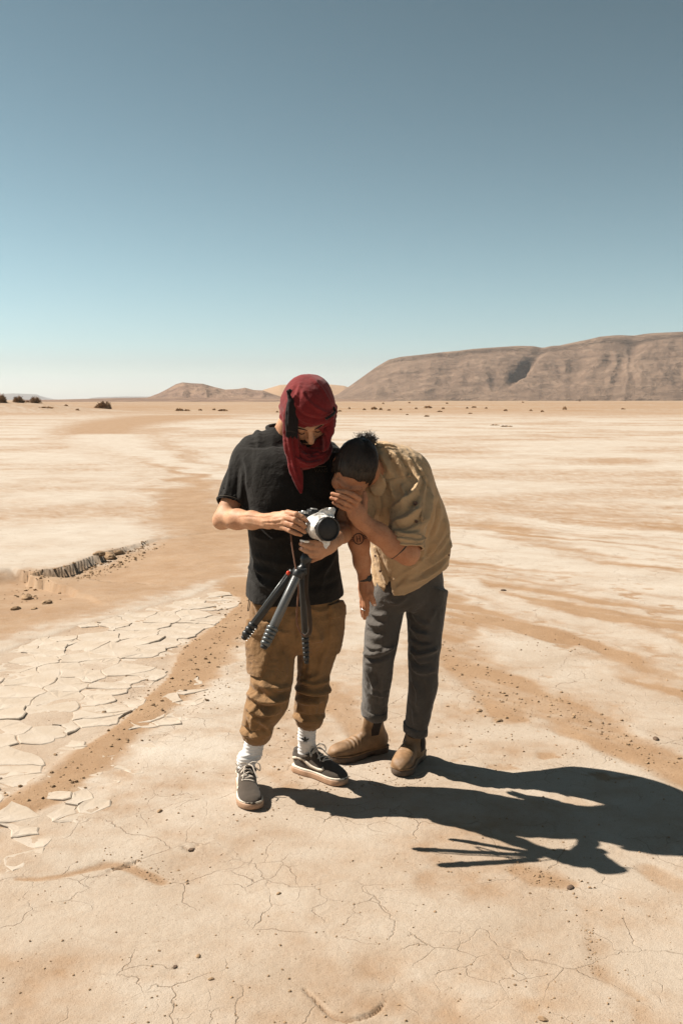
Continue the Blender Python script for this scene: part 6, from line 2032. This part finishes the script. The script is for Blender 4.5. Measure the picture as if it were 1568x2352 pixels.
flap([V(722, 1184, 3.60), V(745, 1166, 3.57), V(770, 1167, 3.58), V(768, 1190, 3.56)], seed=3)
flap([V(734, 1238, 3.575), V(760, 1240, 3.555), V(752, 1262, 3.56), V(744, 1258, 3.565)], seed=8)
# quick-release plate under the body
pl = rbox(V(716, 1245.5, 3.63), np.stack([nrm(uL - 0.05 * vL), dL, vL], 1), (0.040, 0.020, 0.0045), 0.002)
pl.name = 'release_plate'
obj('release_plate', pl, M_ALU, CAM)
cam_box('strap_lug', (0.073, 0.0, 0.008), (0.010, 0.004, 0.004), M_CAM, 0.002)
# strap cords hanging from the camera
M_STRAP = cloth_mat('brown_strap', (0.16, 0.075, 0.045), 0.2, 0.8, 0.1, 600)
M_STRAPD = cloth_mat('dark_strap', (0.050, 0.034, 0.024), 0.2, 0.85, 0.1, 600)
st1 = spline([V(672, 1205, 3.66), V(668, 1225, 3.62), V(672, 1262, 3.60), V(680, 1310, 3.575), V(685, 1352, 3.57), V(682, 1400, 3.58), V(682, 1430, 3.60), V(690, 1452, 3.62), V(702, 1462, 3.62)], 8)
obj('strap', tube_me('strap', st1, 0.0032, 8), M_STRAP, CAM)
st2 = spline([V(702, 1462, 3.62), V(712, 1448, 3.60), V(710, 1400, 3.59), V(704, 1365, 3.60), V(704, 1330, 3.60), V(708, 1290, 3.615), V(716, 1262, 3.63)], 8)
obj('strap', tube_me('strap', st2, 0.0050, 8, flat=(1.5, 0.5)), M_STRAPD, CAM)

# ------------------------------------------------------------------ tripod hanging from the camera
def carbon_mat():
    m, nt, b = new_mat('carbon_fibre')
    co = coords(nt)
    w = N(nt, 'ShaderNodeTexWave', wave_type='BANDS', bands_direction='DIAGONAL')
    w.inputs['Scale'].default_value = 150
    w.inputs['Distortion'].default_value = 0.6
    nt.links.new(co, w.inputs['Vector'])
    c = ramp(nt, w.outputs['Fac'], [(0.3, (0.022, 0.022, 0.022)), (0.7, (0.16, 0.155, 0.15))])
    nt.links.new(c, b.inputs['Base Color'])
    b.inputs['Roughness'].default_value = 0.3
    b.inputs['Coat Weight'].default_value = 0.4
    bump(nt, b, w.outputs['Fac'], 0.2, 0.001)
    return m
M_CARB = carbon_mat()
M_TRIP = plain_mat('tripod_black', (0.022, 0.022, 0.022), 0.4, 0.2, 0.2, 80, 0.1)
M_TGREY = plain_mat('tripod_grey', (0.10, 0.105, 0.105), 0.35, 0.5, 0.15, 80, 0.1)
M_REDDOT = plain_mat('red_anodised', (0.62, 0.045, 0.012), 0.4, 0.2, 0.1, 60, 0)
ap = V(689, 1308, 3.615)
TP = empty('tripod', ap, 'small carbon tripod with splayed legs hanging below the camera', 'tripod')
# head and column up to the plate
v, f = lathe(V(692, 1312, 3.62), V(716, 1250, 3.635), [(0, 0.017), (0.012, 0.020), (0.018, 0.014), (0.030, 0.013), (0.040, 0.021), (0.062, 0.021), (0.068, 0.015), (0.080, 0.015), (0.095, 0.022), (0.108, 0.022)], 24)
obj('ball_head', mesh_np('ball_head', v, f), M_TRIP, TP)
pl = rbox(V(689, 1312, 3.615), np.eye(3), (0.026, 0.022, 0.012), 0.006)
pl.name = 'spider'
spd = obj('spider', pl, M_TRIP, TP)
v, f = lathe(V(661, 1318, 3.585), V(664, 1312, 3.575), [(0, 0.007), (0.010, 0.007), (0.012, 0.005)], 14)
obj('angle_catch', mesh_np('angle_catch', v, f), M_REDDOT, spd)
def leg(a, b, r0, nlock, L_lock, dark, label, lock_r):
    a = np.asarray(a); b = np.asarray(b); L = np.linalg.norm(b - a)
    v, f = lathe(a, b, [(0, r0 * 0.9), (0.004, r0), (L - L_lock, r0), (L - L_lock + 0.002, r0 * 0.9)], 22)
    lg = obj('leg', mesh_np('leg', v, f), M_CARB if not dark else M_TRIP, TP)
    if label: lg['label'] = label
    ax = nrm(b - a)
    v, f = lathe(a - ax * 0.004, b, [(0, r0 * 1.15), (0.003, r0 * 1.2), (0.022, r0 * 1.2), (0.026, r0 * 1.02)], 20)
    obj('leg_hinge', mesh_np('leg_hinge', v, f), M_TRIP, lg)
    seg = (L_lock - 0.012) / nlock
    for k in range(nlock):
        s0 = L - L_lock + k * seg
        rr = lock_r * (1.08 - 0.05 * k)
        pr = [(s0, rr * 0.86), (s0 + 0.0015, rr), (s0 + seg * 0.35, rr * 1.02), (s0 + seg * 0.75, rr), (s0 + seg * 0.80, rr * 0.88), (s0 + seg, rr * 0.86)]
        v, f = lathe(a, b, pr, 22)
        obj('twist_lock', mesh_np('twist_lock', v, f), M_TGREY if not dark else M_TRIP, lg)
    v, f = lathe(a, b, [(L - 0.014, lock_r * 0.62), (L - 0.004, lock_r * 0.66), (L, lock_r * 0.45)], 18)
    obj('rubber_foot', mesh_np('rubber_foot', v, f), M_RUB, lg)
    return lg
leg(V(686, 1314, 3.585), V(604, 1490, 3.475), 0.0165, 5, 0.085, False, 'front leg with a visible carbon weave and ridged locks', 0.0205)
l2 = leg(V(672, 1314, 3.62), V(558, 1468, 3.60), 0.0140, 3, 0.070, True, 'dark leg seen behind the carbon one', 0.0175)
leg(V(693, 1316, 3.635), V(704, 1524, 3.655), 0.0125, 6, 0.120, True, 'dark leg hanging straight down', 0.0135)
# pale studs along the dark leg's end and a grey edge rail
a_, b_ = V(672, 1314, 3.605), V(558, 1468, 3.585)
off = np.array([0.010, 0, -0.012])
for k in range(6):
    p0 = a_ + (b_ - a_) * (0.80 + 0.034 * k) + off + np.array([0, -0.006, 0])
    v, f = disc(p0, (0.3, -0.9, -0.2), 0.0026, 0.002, 10)
    obj('stud', mesh_np('stud', v, f), M_ALU, l2)
v, f = tube(np.array([a_ + (b_ - a_) * t + np.array([-0.009, -0.004, 0.010]) for t in (0.02, 0.35, 0.78)]), [0.004, 0.004, 0.003], 6)
obj('edge_rail', mesh_np('edge_rail', v, fix_quads(f)), M_TGREY, l2)

# ------------------------------------------------------------------ desert haze
def haze():
    me = bpy.data.meshes.new('haze')
    bm = bmesh.new()
    bmesh.ops.create_cube(bm, size=1)
    for v in bm.verts:
        v.co = (v.co.x * 21000, v.co.y * 21000, (v.co.z + 0.5) * 263 - 4)
    bm.to_mesh(me); bm.free()
    m = bpy.data.materials.new('haze_air')
    m.use_nodes = True
    nt = m.node_tree
    nt.nodes.clear()
    out = nt.nodes.new('ShaderNodeOutputMaterial')
    vol = nt.nodes.new('ShaderNodeVolumePrincipled')
    vol.inputs['Color'].default_value = (0.97, 0.985, 1.0, 1)
    vol.inputs['Density'].default_value = 0.00007
    vol.inputs['Anisotropy'].default_value = 0.1
    nt.links.new(vol.outputs[0], out.inputs['Volume'])
    me.materials.append(m)
    o = bpy.data.objects.new('haze', me)
    col.objects.link(o)
    o['kind'] = 'stuff'
    o['label'] = 'thin pale desert haze over the plain'
    o['category'] = 'haze'
haze()
